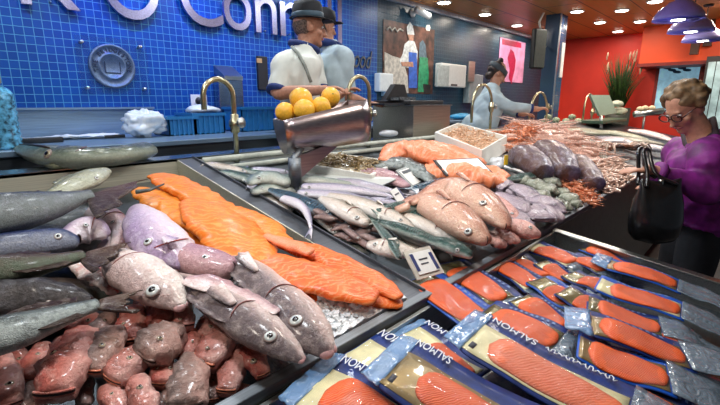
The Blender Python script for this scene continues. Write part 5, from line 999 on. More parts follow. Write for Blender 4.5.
# orange pink fillets at the back
GO = 'salmon pink fillets behind the price cards'
for i, (lb, sp_, lft) in enumerate([('large salmon pink fillet in front of the steel box', [(384, 160, 5), (396, 152, 10), (418, 153, 12), (444, 160, 10), (464, 166, 6)], .05), ('long salmon pink fillet under the black framed card', [(424, 172, 6), (446, 172, 12), (474, 176, 12), (500, 180, 6)], .03), ('salmon pink fillet at the back of the right tray', [(404, 148, 4), (424, 148, 8), (448, 153, 9), (476, 164, 7)], .02), ('short salmon pink fillet end right of the cards', [(476, 170, 4), (490, 173, 8), (504, 178, 6)], .015)]):
    fillet(lb, sp_, m_or4, lft, .4, 20+i, 'salmon_fillet', group=GO)
fillet('grey silver skinned fillet left of the tilted price card', [(376, 166, 4), (392, 164, 7), (408, 166, 8), (424, 174, 7), (432, 182, 4)], m_silver, .04, .4, 26, 'skinned_fillet', group='grey fillets by the cards')
fillet('grey silver skinned fillet below the tilted price card', [(352, 176, 4), (370, 174, 7), (390, 178, 7), (406, 186, 4)], m_mauve, .02, .4, 27, 'skinned_fillet', group='grey fillets by the cards')
# polystyrene boxes and the white side panel of one
def openbox(nm, corners, h, mat, label, catg, group, wall=.018, lift=0.):
    """corners: four base pixels on the display plane, walls rise vertically"""
    P = [at(x, y, lift) for x, y in corners]; c = sum(P, V((0, 0, 0)))/4; up = V((0, 0, h))
    def ins(p): d = c-p; d.z = 0; return p+d.normalized()*wall*1.5
    I = [ins(p) for p in P]; fl = V((0, 0, .02)); mb = MB()
    rs = [[p for p in P], [p+up for p in P], [q+up for q in I], [q+fl for q in I]]
    mb.rings(rs, cap=True); o = mb.build(nm, mat, None, smooth=False, loc=c, bevel=.005); tag(o, label, catg, group); return c, I, P
cB, IB, PB_ = openbox('foam_box', [(434, 150), (481, 170), (506, 152), (457, 138)], .13, foam, 'white foam box full of pale prawns behind the salmon pink fillets', 'box', 'white foam boxes')
cA, IA, PA = openbox('foam_box', [(300, 175), (372, 187), (398, 172), (322, 162)], .06, foam, 'low white foam box of brown shrimps behind the lavender fish', 'box', 'white foam boxes', lift=.015)
q = [at(284, 180, .01), at(372, 191, .015), at(396, 180, .06), at(320, 156, .05)]
o = MB().add(q, [(0, 1, 2, 3)]).build('box_side_sheet', plain('sheet_white', (.66, .7, .68), .45, noise_amt=.04), loc=q[0], smooth=False); md = o.modifiers.new('s', 'SOLIDIFY'); md.thickness = .006; tag(o, 'white side panel of the shrimp box, slanting on its left', 'sheet')  # thin sheet added to stand for the side of the shrimp box
# prawns: one mesh each kind, copied
def prawn_mesh(nm, mat, l=.07, r=.008, legs=True):
    mb = MB(); pts = []; rr = []
    for i in range(9):
        u = i/8; a = -.2+2.3*u; pts.append(V((math.cos(a)*l*.42, math.sin(a)*l*.42, r*.9))); rr.append(r*(.95-.75*u if u > .15 else .6+2*u))
    mb.tube(pts, rr, 8)
    for s in (-1, 1): mb.prism([pts[-1], pts[-1]+V((-.012, -.004+s*.006, 0)), pts[-1]+V((-.013, .002+s*.008, 0))], (0, 0, .0015))
    for s in (-1, 1): mb.tube([pts[0], pts[0]+V((.006, -l*.3, .006+s*.003)), pts[0]+V((-.004*s, -l*.75, .002))], [.0012, .0009, .0004], 4)
    if legs:
        for i in range(1, 6): mb.tube([pts[i], pts[i]*.72+V((0, 0, -r*.4)), pts[i]*.5+V((0, 0, -r*.6))], [.0014, .001, .0006], 4)
    return mb.build(nm, mat)
def scatter(nm, mesh_o, pix, label, catg, group, lift0, dl, seed, smin=.8, smax=1.25, pl=None, zf=None, tilt=.5):
    rnd = random.Random(seed)
    for i, (x, y) in enumerate(pix):
        P = at(x, y, lift0+dl(x, y)) if not zf else zf(x, y)
        o = mesh_o if i == 0 else mesh_o.copy()
        if i: COL.objects.link(o)
        o.location = P; o.rotation_euler = (rnd.uniform(-tilt, tilt), rnd.uniform(-tilt, tilt), rnd.uniform(0, 2*PI)); s = rnd.uniform(smin, smax); o.scale = (s, s, s); tag(o, label, catg, group)
def pts_in(poly, n, seed, gap=2.2):
    rnd = random.Random(seed); xs = [p[0] for p in poly]; ys = [p[1] for p in poly]; out = []; tries = 0
    while len(out) < n and tries < n*60:
        tries += 1; x = rnd.uniform(min(xs), max(xs)); y = rnd.uniform(min(ys), max(ys)); ins_ = False
        for (x1, y1), (x2, y2) in zip(poly, poly[1:]+poly[:1]):
            if (y1 > y) != (y2 > y) and x < (x2-x1)*(y-y1)/(y2-y1)+x1: ins_ = not ins_
        if ins_ and all(abs(x-a)+abs(y-b)*1.4 > gap for a, b in out): out.append((x, y))
    return out
def inbox(I, h, n, seed):
    rnd = random.Random(seed); out = []
    for i in range(n):
        u, v = rnd.uniform(.08, .92), rnd.uniform(.1, .9); p = I[0].lerp(I[1], u).lerp(I[3].lerp(I[2], u), v); out.append(p+V((0, 0, h+rnd.uniform(0, .018))))
    return out
def boxfill(I, h, mat, nm, label, catg):
    mb = MB(); n = 12; vs = []
    for i in range(n+1):
        for j in range(n+1):
            p = I[0].lerp(I[1], i/n).lerp(I[3].lerp(I[2], i/n), j/n); vs.append(p+V((0, 0, h+.008*noise.noise(p*60))))
    c = sum(I, V((0, 0, 0)))/4; vs = [c+(p-c)*.97 for p in vs]; m = len(vs); k = n+1
    fs = [(i*k+j, i*k+k+j, i*k+k+j+1, i*k+j+1) for i in range(n) for j in range(n)]
    o = mb.add(vs, fs).build(nm, mat); o.modifiers.new('s', 'SOLIDIFY').thickness = .02; return tag(o, label, catg, kind='stuff')
m_prawnp = plain('prawn_pale', (.78, .50, .32), .35, coat=.4, noise_amt=.3, scale=90)
boxfill(IB, .095, m_prawnp, 'prawn_bed', 'bed of pale prawns filling the white foam box', 'prawns'); boxfill(IA, .035, m_shrimp, 'shrimp_bed', 'bed of brown shrimps filling the low foam box', 'shrimps')
o = prawn_mesh('prawn', m_prawnp); P_ = inbox(IB, .105, 90, 1); it = iter(P_); scatter('prawn', o, [(0, 0)]*90, 'pale pink prawn heaped in the white foam box', 'prawn', 'prawns in the foam box', 0, None, 2, zf=lambda x, y: next(it))
o = prawn_mesh('shrimp', m_shrimp, .055, .006); P_ = inbox(IA, .045, 80, 3); it2 = iter(P_); scatter('shrimp', o, [(0, 0)]*80, 'small brown shrimp heaped in the low white foam box', 'shrimp', 'shrimps in the low foam box', 0, None, 4, zf=lambda x, y: next(it2))
# heaps on the tray: mound + individuals
def mound(poly, hgt, mat, nm, label, catg, seed, n=26):
    xs = [p[0] for p in poly]; ys = [p[1] for p in poly]; cx, cy = sum(xs)/len(xs), sum(ys)/len(ys); rs = []; m = 36
    # resample outline
    per = []
    for i in range(m):
        u = i/m*len(poly); k = int(u); f_ = u-k; a, b = poly[k], poly[(k+1) % len(poly)]; per.append((a[0]+(b[0]-a[0])*f_, a[1]+(b[1]-a[1])*f_))
    B_ = [at(x, y, -.005) for x, y in per]; c = sum(B_, V((0, 0, 0)))/m
    for s in (1., .92, .8, .65, .5, .35, .2, .05):
        rs.append([c+(p-c)*s+V((0, 0, hgt*(1-s**2.2)+.012*noise.noise((c+(p-c)*s)*35+V((seed, 0, 0)))*(s < 1))) for p in B_])
    tag(MB().rings(rs).build(nm, mat, None, loc=c), label, catg, kind='stuff')
    def hf(x, y):
        # drop onto the mound: find lift so that the point sits at mound height above its base
        lift = 0
        for _ in range(4):
            p = at(x, y, lift); d = p-c; an = 0; best = 1e9
            for q in B_:
                e = (q-c); dd = d.x*e.x+d.y*e.y; cr = abs(d.x*e.y-d.y*e.x)/max(1e-6, e.length)
                if dd > 0 and cr < best: best = cr; s = min(1, math.hypot(d.x, d.y)/max(1e-6, math.hypot(e.x, e.y)))
            lift = hgt*(1-s**2.2)
        return lift
    return hf
def langoustine_mesh(nm, mat):
    mb = MB(); L_ = .11
    pts = [V((0, -L_*.5+L_*u, .012+.012*math.sin(u*2.6))) for u in [i/8 for i in range(9)]]; mb.tube(pts, [.004, .011, .0135, .013, .0115, .0105, .0095, .008, .005], 9)
    for s in (-1, 0, 1): mb.prism([pts[-1], pts[-1]+V((.012*s-.005, .022, -.006)), pts[-1]+V((.012*s+.005, .022, -.006))], (0, 0, .002))
    for s in (-1, 1):
        mb.tube([pts[2]+V((.008*s, 0, 0)), pts[1]+V((.03*s, -.02, .006)), pts[0]+V((.022*s, -.055, .004)), pts[0]+V((.014*s, -.09, .0))], [.003, .0038, .0052, .001], 6)
        for i in range(3): mb.tube([pts[2+i], pts[2+i]+V((.025*s, .004*i-.006, .01)), pts[2+i]+V((.042*s, .006*i-.012, -.008))], [.002, .0016, .0008], 4)
        mb.tube([pts[0], pts[0]+V((.02*s, -.04, .02)), pts[0]+V((.045*s, -.1, .004))], [.001, .0008, .0004], 3)
    return mb.build(nm, mat)
poly = [(498, 138), (516, 124), (545, 124), (578, 134), (600, 152), (598, 168), (574, 160), (545, 152), (524, 152), (505, 152)]
hf = mound(poly, .14, m_prawn2, 'langoustine_bed', 'heaped pink langoustines beyond the white foam box', 'langoustines', 1)
o = langoustine_mesh('langoustine', m_prawn2); scatter('langoustine', o, pts_in(poly, 110, 5, 3.2), 'pink orange langoustine in the big heap behind the dark loins', 'langoustine', 'langoustines of the big heap', .012, hf, 6, 1.0, 1.7, tilt=.35)
pl3 = [(499, 138), (512, 127), (530, 126), (536, 140), (524, 150), (506, 150)]
o = langoustine_mesh('langoustine', m_prawn); scatter('langoustine', o, pts_in(pl3, 28, 15, 3.2), 'deeper orange langoustine at the left end of the big heap', 'langoustine', 'orange langoustines of the big heap', .03, hf, 16, 1.0, 1.6, tilt=.4)
poly = [(556, 176), (572, 178), (590, 188), (602, 200), (596, 208), (580, 200), (566, 190)]
hf = mound(poly, .03, m_prawn, 'prawn_bed', 'heap of orange prawns in front of the dark loins', 'prawns', 2)
o = prawn_mesh('prawn', m_prawn, .06, .0075); scatter('prawn', o, pts_in(poly, 60, 7, 2.6), 'small orange prawn in the heap in front of the dark loins', 'prawn', 'orange prawns by the front rail', .006, hf, 8, .9, 1.5)
poly = [(590, 164), (604, 156), (622, 160), (628, 170), (632, 182), (618, 192), (604, 196), (598, 184)]
hf = mound(poly, .04, m_squid, 'squid_bed', 'heap of cream and rust coloured squid rings by the front rail', 'squid', 3)
mb = MB(); mb.tube([V((.02*math.cos(a), .02*math.sin(a), .008)) for a in [5.2*i/12 for i in range(13)]], [.006]*12+[.003], 8); mb.tube([V((.02, 0, .008)), V((.034, -.014, .01)), V((.05, -.012, .004))], [.006, .004, .001], 6)
scatter('squid_ring', mb.build('squid_ring', m_squid), pts_in(poly, 70, 9, 2.8), 'cream squid ring in the heap beside the hand of the purple jacket', 'squid', 'squid rings by the front rail', .004, hf, 10, .9, 1.7)
# crabs
m_crab = plain('crab_brown', (.26, .10, .055), .4, coat=.3, noise_amt=.4, scale=40, bmp=.3); m_crabl = plain('crab_leg', (.62, .44, .34), .4, noise_amt=.4, scale=40)
def crab(x, y, k, rot, label, lift=.03):
    P = at(x, y, lift); t = thing('crab', label, 'crab', P, 'crabs beyond the squid'); R_ = Matrix.Translation(P) @ Matrix.Rotation(rot, 4, 'Z') @ Matrix.Scale(k, 4)
    def T(mb): mb.v = [R_ @ v for v in mb.v]; return mb
    T(MB().ell((0, 0, .03), ((.085, 0, 0), (0, .055, .006), (0, -.004, .028)), 20, 12)).build('shell', m_crab, t)
    for s in (-1, 1):
        for i in range(4): T(MB().tube([V((s*.06, -.02+.022*i-.01, .028)), V((s*.115, -.035+.04*i, .062)), V((s*.15, -.04+.05*i, .03)), V((s*.16, -.045+.055*i, .0))], [.011, .01, .007, .002], 7)).build('leg', m_crabl, t)
        c_ = T(MB().tube([V((s*.06, .035, .03)), V((s*.11, .07, .045)), V((s*.09, .11, .04))], [.014, .016, .013], 8)).build('claw', m_crab, t)
        T(MB().tube([V((s*.09, .1, .04)), V((s*.062, .135, .04)), V((s*.03, .145, .036))], [.022, .018, .004], 8)).build('pincer', plain('pincer_dark', (.06, .03, .025), .35), c_)
crab(604, 152, 1.25, .4, 'brown crab with pale legs, leftmost of the crab group'); crab(620, 150, 1.2, 2.2, 'brown crab with pale legs in the middle of the crab group', .05); crab(633, 151, 1.15, -.5, 'brown crab nearest the purple jacket')
# far flat fish and pale fish
for i, (lb, sp_, m) in enumerate([('grey flatfish lying in front of the far tap', [(556, 138, 3), (570, 140, 4.5), (588, 143, 4.5), (602, 147, 2)], m_flat), ('olive flatfish left of far scale stand', [(552, 131, 2), (568, 131, 3.5), (588, 132, 4), (606, 133, 2)], m_olive), ('cream flatfish right of far scale stand', [(602, 132, 2), (616, 134, 3.5), (632, 137, 3.5), (646, 140, 2)], m_olive), ('lilac white fish in front of the crabs back', [(590, 142, 2), (606, 140, 3.5), (622, 141, 3.5), (636, 145, 2)], m_herr), ('dark grey flatfish beyond the crabs', [(612, 138, 2), (630, 140, 3), (646, 142, 3), (660, 144, 2)], m_flat), ('pinkish fish at far right behind purple sleeve', [(630, 131, 2), (644, 133, 3.5), (660, 137, 3.5), (672, 141, 2)], m_pale), ('pale fish on far counter behind the crabs', [(638, 146, 2), (648, 147, 3.5), (660, 149, 3.5), (670, 151, 2)], m_herr), ('grey striped flatfish right of the big heap', [(566, 145, 2), (580, 148, 4), (596, 153, 4), (606, 158, 2)], m_flat)]):
    fish('flatfish' if i != 5 else 'pale_fish', lb, 'fish', sp_, m, .02, .35, 'fish at the far end of the counter', n=16, seg=12, dorsal_fins=[(.2, .8, .02)], eye=(sp_[2][0]+2, sp_[2][1]-1, .7), seed=140+i)
for i, (x, y) in enumerate(((548, 117), (556, 120), (566, 121), (578, 121), (545, 121), (645, 108), (652, 108), (640, 109), (572, 117), (562, 124))):
    P = onZ(x, y, 1.30 if x < 600 else 1.42); k = 4*(P-CAM).dot(FW)/F
    if x > 600: P = dep(x, y, 6.2); k = 3.2*6.2/F
    else: P = onY(x, y, 2.1); k = 3.6*(P-CAM).dot(FW)/F
    tag(MB().ell(P, ((k*1.2, 0, 0), (0, k, 0), (0, 0, k*.8)), 12, 8).build('bread_roll' if x > 600 else 'lettuce_head', plain('roll_cream', (.6, .5, .33), .7) if x > 600 else plain('leaf_pale', (.42, .5, .33), .6, noise_amt=.5, scale=40, bmp=.5), loc=P), 'cream round item on the far shelf at the purple shoulder' if x > 600 else 'pale green leafy clump on the far back ledge', 'food', 'cream rounds on the far shelf' if x > 600 else 'leafy clumps along the far ledge')
Ps = dep(645, 113, 6.2); t = thing('far_shelf', 'grey metal trough carrying cream rounds behind the purple shoulder', 'shelf', (Ps.x, Ps.y, 0)); M = Matrix.Translation(Ps) @ Matrix.Rotation(math.atan2(RT.y, RT.x), 4, 'Z'); MB().tube([M @ V((-.15, 0, -.02)), M @ V((.25, 0, .03))], .045, 14).build('trough', steel, t); MB().tube([Ps, V((Ps.x, Ps.y, 1.0))], .015).build('post', steel, t)
# plastic bag of something on the tray
crumple('plastic_bag', at(497, 163, .035), ((.07, 0, 0), (0, .05, 0), (0, 0, .05)), film, 'crumpled clear white plastic bag below foam box corner', 'bag', 31, .5, 12); crumple('plastic_bag', at(512, 162, .035), ((.06, 0, 0), (0, .05, 0), (0, 0, .05)), film, 'crumpled white plastic bag touching the dark loins', 'bag', 32, .5, 12)
p = at(506, 160, .1); tag(MB().box((p.x-.02, p.y-.004, p.z-.03), (p.x+.02, p.y+.004, p.z+.03)).build('yellow_tag', plain('yellow', (.8, .55, .02), .5), loc=p, smooth=False), 'small yellow tag between the two plastic bags', 'tag')
# price cards
def card(px, lift, label, w, h, rz, tilt, frame=None, lines=None):
    P = at(px[0], px[1], lift); t = thing('price_card', label, 'price card', P, 'price cards'); M = Matrix.Translation(P) @ Matrix.Rotation(rz, 4, 'Z') @ Matrix.Rotation(tilt, 4, 'X')
    def T(lo, hi): m_ = MB(); m_.box(lo, hi, M=M); return m_
    if frame: T((-w/2-.012, -h/2-.012, -.006), (w/2+.012, h/2+.012, -.001)).build('backing', frame, t, smooth=False)
    T((-w/2, -h/2, 0), (w/2, h/2, .003)).build('card', paper, t, smooth=False)
    if lines:
        for nm, (a, b, c, d), m in lines: T((a*w, b*h, .003), (c*w, d*h, .0045)).build(nm, m, t, smooth=False)
    return t
ink = plain('ink', (.03, .03, .05), .6); inkn = plain('ink_navy', (.02, .03, .14), .6)
card((424, 262), .05, 'white price card with two dark bands by the front rail', .085, .075, -.25, .75, plain('card_pale', (.6, .55, .48), .6), [('band', (-.5, -.35, -.36, .45), inkn), ('band', (.36, -.45, .5, .35), inkn), ('writing', (-.2, .1, .2, .16), ink), ('writing', (-.2, -.1, .15, -.05), ink)])
card((398, 196), .075, 'white card with navy edge below the tilted price card', .10, .07, .35, .9, None, [('edge', (.38, -.5, .5, .5), inkn), ('writing', (-.3, .1, .2, .18), ink)])
card((412, 176), .06, 'tilted white price card with a dark printed band', .17, .1, .25, .7, plain('card_clear', (.45, .5, .5), .2), [('band', (-.4, .25, .3, .42), plain('ink_grey', (.08, .1, .12), .5))])
card((463, 166), .13, 'white price card in black frame on the salmon pink fillet', .26, .12, -.45, .45, black)
# ------------------------------------------------------------------ salmon display
PX0, PX1, PY0 = .22, 2.0, -.12
sd_ = thing('salmon_display', 'steel display bin in front holding vacuum packed salmon', 'display bin', (1.1, .3, 0))
def pslab(x0, x1, y0, y1, l0, l1, mb=None):
    mb = mb or MB(); return mb.add([(x, y, pz(y, PACK)+l) for l in (l0, l1) for x, y in ((x0, y0), (x1, y0), (x1, y1), (x0, y1))], [(0, 3, 2, 1), (4, 5, 6, 7), (0, 1, 5, 4), (1, 2, 6, 5), (2, 3, 7, 6), (3, 0, 4, 7)])
pslab(PX0, PX1, PY0, .638, -.13, -.11).build('bin_floor', steel_blue, sd_, smooth=False)
mb = pslab(PX0, PX1, .626, .638, -.13, .0); pslab(PX1-.012, PX1, PY0, .626, -.13, 0, mb); pslab(PX0, PX0+.012, PY0, .626, -.13, 0, mb); pslab(PX0, PX1, PY0, PY0+.012, -.13, 0, mb); mb.build('bin_wall', steel_dark if False else steel, sd_, smooth=False, bevel=.002)
pslab(PX1-.03, PX1+.012, PY0, .638, .0, .008).build('side_rim', steel, sd_, smooth=False, bevel=.002)
MB().box((PX0+.1, PY0+.08, .02), (PX1-.05, .6, .62)).build('base_cabinet', plain('cabinet_dark', (.012, .014, .016), .3), sd_, smooth=False)
# ------------------------------------------------------------------ packs of salmon
navy_c = plain('pack_navy', (.005, .025, .16), .5, coat=.08, spec=.3, noise_amt=.25, scale=30); blue_c = plain('pack_blue', (.008, .09, .5), .45, coat=.1, spec=.3, noise_amt=.15, scale=20)
gold_c = plain('pack_gold', (.30, .20, .06), .3, metal=.3, coat=.5, noise_amt=.15, scale=25); pale_c = plain('pack_gold_pale', (.80, .74, .42), .35, coat=.5, noise_amt=.1, scale=25); olive_c = plain('pack_olive', (.16, .13, .03), .25, metal=.3, coat=.5, noise_amt=.15)
letter_c = plain('pack_lettering', (.72, .76, .82), .5, noise_amt=.02)
sal = [filletmat('salmon_flesh', (.72, .062, .005), (.82, .115, .014), (.86, .28, .10), 150, .25, amt=.45), filletmat('salmon_pale', (.72, .13, .05), (.80, .2, .09), (.86, .38, .24), 120, .25, amt=.14), filletmat('salmon_deep', (.70, .055, .004), (.82, .105, .01), (.9, .34, .14), 150, .25, amt=.5)]
def filmmat(name, col, alpha, rough=.12):
    m, nt, b = nodes(name); tc = N(nt, 'ShaderNodeTexCoord'); nz = N(nt, 'ShaderNodeTexNoise', Scale=28., Detail=4., Distortion=1.5); L(nt, tc.outputs['Object'], nz.inputs['Vector'])
    b.inputs['Base Color'].default_value = c4(col); b.inputs['Roughness'].default_value = rough; b.inputs['Alpha'].default_value = alpha; b.inputs['Coat Weight'].default_value = 1.; bump(nt, b, nz.outputs['Fac'], .8, .012); return m
clear = filmmat('clear_film', (.25, .28, .3), .06); sleeve_m = filmmat('sleeve_film', (.2, .38, .66), .7, .18); tail_m = filmmat('tail_film', (.2, .27, .34), .7, .15)
text_cache = {}
def sheet(pts_fn, nu, nv, th, nm, mat, parent, smooth=True):
    top = [pts_fn(i/nu, j/nv) for i in range(nu+1) for j in range(nv+1)]; k = nv+1; n = len(top)
    vs = [p+V((0, 0, th)) for p in top]+top; fs = []
    for i in range(nu):
        for j in range(nv): a = i*k+j; fs += [(a, a+k, a+k+1, a+1), (n+a, n+a+1, n+a+k+1, n+a+k)]
    for i in range(nu): fs += [(i*k, n+i*k, n+i*k+k, i*k+k), (i*k+nv, i*k+k+nv, n+i*k+k+nv, n+i*k+nv)]
    for j in range(nv): fs += [(j, j+1, n+j+1, n+j), (nu*k+j, n+nu*k+j, n+nu*k+j+1, nu*k+j+1)]
    return MB().add(vs, fs, [(i/nu, j/nv) for i in range(nu+1) for j in range(nv+1)]*2).build(nm, mat, parent, smooth=smooth)
def pack(label, hp, tp, w, lift, kind=0, flesh=0, f0=.2, f1=.86, side=.22, text=False, lh=None, tail_len=.12, gold=0, fw=.36, head_len=.0):
    """hp, tp: pixels of the middle of the head edge and of the tail edge; lift at head/tail above the display plane; w in metres"""
    l0, l1 = lift; A = at(hp[0], hp[1], l0, PACK); B = at(tp[0], tp[1], l1, PACK); ax_ = (B-A); Ln = ax_.length; U = ax_/Ln; W = U.cross(V((0, 0, 1))).normalized(); W = W if W.x > 0 else -W; Nn = W.cross(U); Nn = Nn if Nn.z > 0 else -Nn
    t = thing('salmon_pack', label, 'salmon pack', A.lerp(B, .5), 'vacuum packs of salmon in the front display'); sd0 = hash(label) % 97 if False else len(label)
    def pt(u, v, z=0.): # u 0..1 along, v -.5...5 across (+ = far side along counter), z up
        wave = .006*math.sin(u*5+sd0)+.004*noise.noise(V((u*4, v*3, sd0)))
        return A+U*(Ln*u)+W*(w*v)+Nn*(z+wave)
    g = [gold_c, pale_c, olive_c][gold]
    def rc(u, v): # rounded head corners
        return u
    sheet(lambda u, v: pt(u, (v-.5)*(1-.12*max(0, .06-u)/.06), 0), 20, 8, .004, 'card', navy_c if kind != 2 else blue_c, t)
    sheet(lambda u, v: pt(.02+u*(f1-.02), -.44+v*(.88-side), .0048), 16, 6, .0012, 'window_card', g, t)
    # fillet: long teardrop with a blunt head end and a narrowing tail
    cv = -.44+(.88-side)/2; hw = fw; rs = []; uv = []
    for i in range(26):
        u = i/25; s = (1-(1-min(1, u/.16))**2)**.5 if u < .16 else 1.; s *= 1-.42*max(0, (u-.45)/.55)**1.6; s *= (1-max(0, (u-.93)/.07)**2.2*.75); s = max(s, .06)
        c_ = cv+.05*math.sin(u*2.5)*(.5-u); r = []
        for j in range(18):
            a = 2*PI*j/18; co, si = math.cos(a), math.sin(a); zz = .0065+(.011*s**.6)*(si if si > 0 else si*.1)+.0025*noise.noise(V((u*9, co*2, sd0)))*max(si, 0)
            r.append(pt(f0+(f1-f0)*u, c_+hw*s*math.copysign(abs(co)**.8, co), zz)); uv.append((u, .5+.5*co))
        rs.append(r)
    MB().rings(rs, uv).build('salmon_side', sal[flesh], t)
    sheet(lambda u, v: pt(.03+u*(f1-.01), -.455+v*(.92-side), .0075+.0135*max(0, math.sin(PI*min(1, max(0, (u-.1)/.85))))**.5*max(0, math.sin(PI*v))**.6+.0015*noise.noise(V((u*14, v*9, sd0)))), 24, 10, .0006, 'clear_film', clear, t)
    if head_len: sheet(lambda u, v: pt(-head_len*(1-u)/Ln+.03*u, (v-.5)*(.9+.1*u), .004+.006*noise.noise(V((u*3, v*6, sd0)))), 8, 10, .003, 'sleeve_flap', sleeve_m, t)
    if tail_len: sheet(lambda u, v: pt(f1+.01+u*(1-f1+tail_len/Ln), (v-.5)*(.98-.15*u)+.03*math.sin(u*6+sd0), .0075-.05*max(0, u-.55)+.012*noise.noise(V((u*4, v*5, sd0)))*u), 10, 10, .0015, 'tail_sleeve', tail_m, t)
    if text:
        body, u0, u1 = text[:3]; 
        vs, fs, tw, th_ = text_mesh(body, Ln*(u1-u0), w*side*.62, .0012)
        out = [pt(u1-(v.x/Ln), .5-side*.5+.02-(v.y-th_/2)/w, .0105+v.z) for v in vs]
        MB().add(out, fs).build('lettering', letter_c, t, smooth=False)
        if len(text) > 3:
            q = [pt(.42+.42*i/60+.006*math.sin(i*1.9), .5-side*.5+.02+.035*math.sin(i*1.15)*(1+.4*math.sin(i*.37)), .0112) for i in range(61)]; MB().tube(q, .0016, 5).build('script_lettering', letter_c, t)
    else:
        mbx = MB(); rnd = random.Random(sd0)
        for i in range(9):
            u = .2+.07*i; q = pt(u, .5-side*.5+.01, .0055); mbx.add([pt(u+du, .5-side*.5+dv, .0062) for du, dv in ((0, -.03), (.03+.02*rnd.random(), -.03), (.03, .03), (0, .03))]+[pt(u+du, .5-side*.5+dv, .0052) for du, dv in ((0, -.03), (.03, -.03), (.03, .03), (0, .03))], [(0, 1, 2, 3), (7, 6, 5, 4), (0, 4, 5, 1), (2, 6, 7, 3), (1, 5, 6, 2), (3, 7, 4, 0)])
        mbx.build('printed_marks', plain('pack_print', (.14, .22, .45), .5), t, smooth=False)
    if kind == 1: sheet(lambda u, v: pt(.05+u*.035, -.36+v*.12, .0065), 2, 2, .001, 'barcode_square', ink, t)
    return t
S = 'SALMON'
pack('salmon pack at the back left corner of bin, under the front price card', (419, 279), (489, 322), .16, (.01, .0), 2, 0, .14, .95, .16, gold=2, fw=.4, tail_len=.04)
pack('second salmon pack from the left in the back row', (449, 262), (508, 305), .15, (.0, -.01), 0, 0, .16, .95, .16, gold=2, fw=.4, tail_len=.04)
pack('third salmon pack in the back row, pale green card end', (494, 257), (541, 292), .13, (-.02, -.02), 0, 0, .16, .95, .18, gold=1, fw=.38, tail_len=.03)
pack('small salmon pack fourth in the back row', (515, 257), (550, 280), .12, (-.03, -.03), 0, 0, .2, .95, .2, gold=2, fw=.38, tail_len=.03)
pack('salmon pack at the far back corner with green card end', (529, 242), (578, 266), .15, (-.01, -.015), 0, 0, .26, .95, .18, gold=1, fw=.4, tail_len=.04)
pack('small salmon pack squeezed between green card end and olive ends', (541, 264), (578, 283), .11, (-.02, -.02), 0, 0, .2, .95, .2, gold=2, fw=.38, tail_len=.03)
pack('salmon pack by the far rim with olive end, second from corner', (569, 254), (608, 273), .12, (-.01, -.01), 0, 0, .3, .95, .2, gold=2, fw=.38, tail_len=.03)
pack('narrow salmon pack lying against the far steel rim', (585, 248), (627, 266), .11, (-.03, -.03), 2, 0, .1, .95, .2, gold=2, fw=.38, tail_len=.04)
pack('long salmon pack farthest right, tail film over the rim', (608, 262), (682, 288), .14, (.02, .01), 2, 2, .08, .93, .16, gold=0, fw=.41, tail_len=.16, head_len=.05)
pack('small salmon pack with olive end by the middle, behind the blue edged one', (570, 273), (606, 291), .12, (.0, .0), 0, 0, .38, .95, .18, gold=2, fw=.38, tail_len=.02)
pack('salmon pack with bright blue edge, second from the right end', (598, 282), (684, 314), .15, (.025, .015), 2, 2, .16, .95, .16, gold=1, fw=.41, tail_len=.16)
pack('small salmon pack with dark olive end, nearest to us of the olive ends', (563, 292), (608, 314), .13, (.01, .01), 0, 0, .36, .95, .18, gold=2, fw=.38, tail_len=.02)
pack('small salmon pack with olive end left of the middle', (537, 281), (577, 304), .13, (.0, .0), 2, 0, .38, .95, .18, gold=2, fw=.38, tail_len=.02)
pack('salmon pack between blue edged one and the dark olive ends', (586, 304), (664, 329), .14, (.015, .01), 0, 2, .14, .94, .16, gold=2, fw=.4, tail_len=.1)
pack('orange salmon pack with grey film head, centre of the bin', (588, 324), (690, 357), .15, (.035, .025), 0, 2, .1, .94, .16, gold=0, fw=.4, tail_len=.14, head_len=.06)
pack('salmon pack with blue curved end below the centre one', (577, 345), (672, 382), .15, (.03, .02), 2, 2, .12, .94, .16, gold=0, fw=.4, tail_len=.16)
pack('salmon pack behind the large pale one, left half', (486, 309), (562, 346), .16, (.02, .015), 0, 2, .12, .95, .16, gold=2, fw=.4, tail_len=.04)
pack('salmon pack behind the large pale one, right half with film tail', (520, 300), (572, 330), .13, (.01, .01), 0, 2, .12, .9, .16, gold=2, fw=.4, tail_len=.08)
pack('large pale salmon pack with SALMON lettering, nearest and biggest', (473, 333), (640, 420), .19, (.06, .045), 1, 1, .14, .93, .22, gold=1, fw=.3, text=(S, .05, .36, 1), tail_len=.1, head_len=.035)
pack('orange salmon pack with gold card below the large pale one', (396, 364), (545, 445), .19, (.06, .045), 1, 0, .2, .95, .22, gold=0, fw=.27, text=(S, .03, .3), tail_len=.0, head_len=.035)
pack('salmon pack at the bottom edge, left of the gold card one', (318, 382), (440, 450), .19, (.04, .03), 0, 2, .12, .95, .22, gold=1, fw=.32, text=(S, .03, .36), tail_len=0, head_len=.03)
pack('salmon pack with pale card deep in the bin beside the steel wall', (410, 333), (480, 378), .15, (-.02, -.01), 0, 0, .35, .95, .25, gold=1, fw=.3, text=(S, .02, .5), tail_len=0, head_len=.02)
pack('pack with dark SALMON band, half buried at the left', (362, 346), (440, 394), .17, (.0, .01), 0, 0, .5, .95, .3, gold=1, fw=.28, text=(S, .02, .5), tail_len=0)
pack('blue backed salmon pack standing at the bottom left corner', (296, 372), (380, 430), .19, (-.05, -.04), 2, 0, .4, .95, .2, gold=0, fw=.3, tail_len=0)
pack('salmon pack at the lower right edge under film tails', (660, 372), (735, 405), .17, (.01, .0), 0, 2, .1, .5, .2, gold=0, fw=.3, tail_len=.1)
pack('salmon pack at the right edge of the frame beyond the blue curved end', (655, 338), (738, 366), .16, (.0, -.01), 0, 2, .05, .45, .2, gold=0, fw=.33, tail_len=.1)
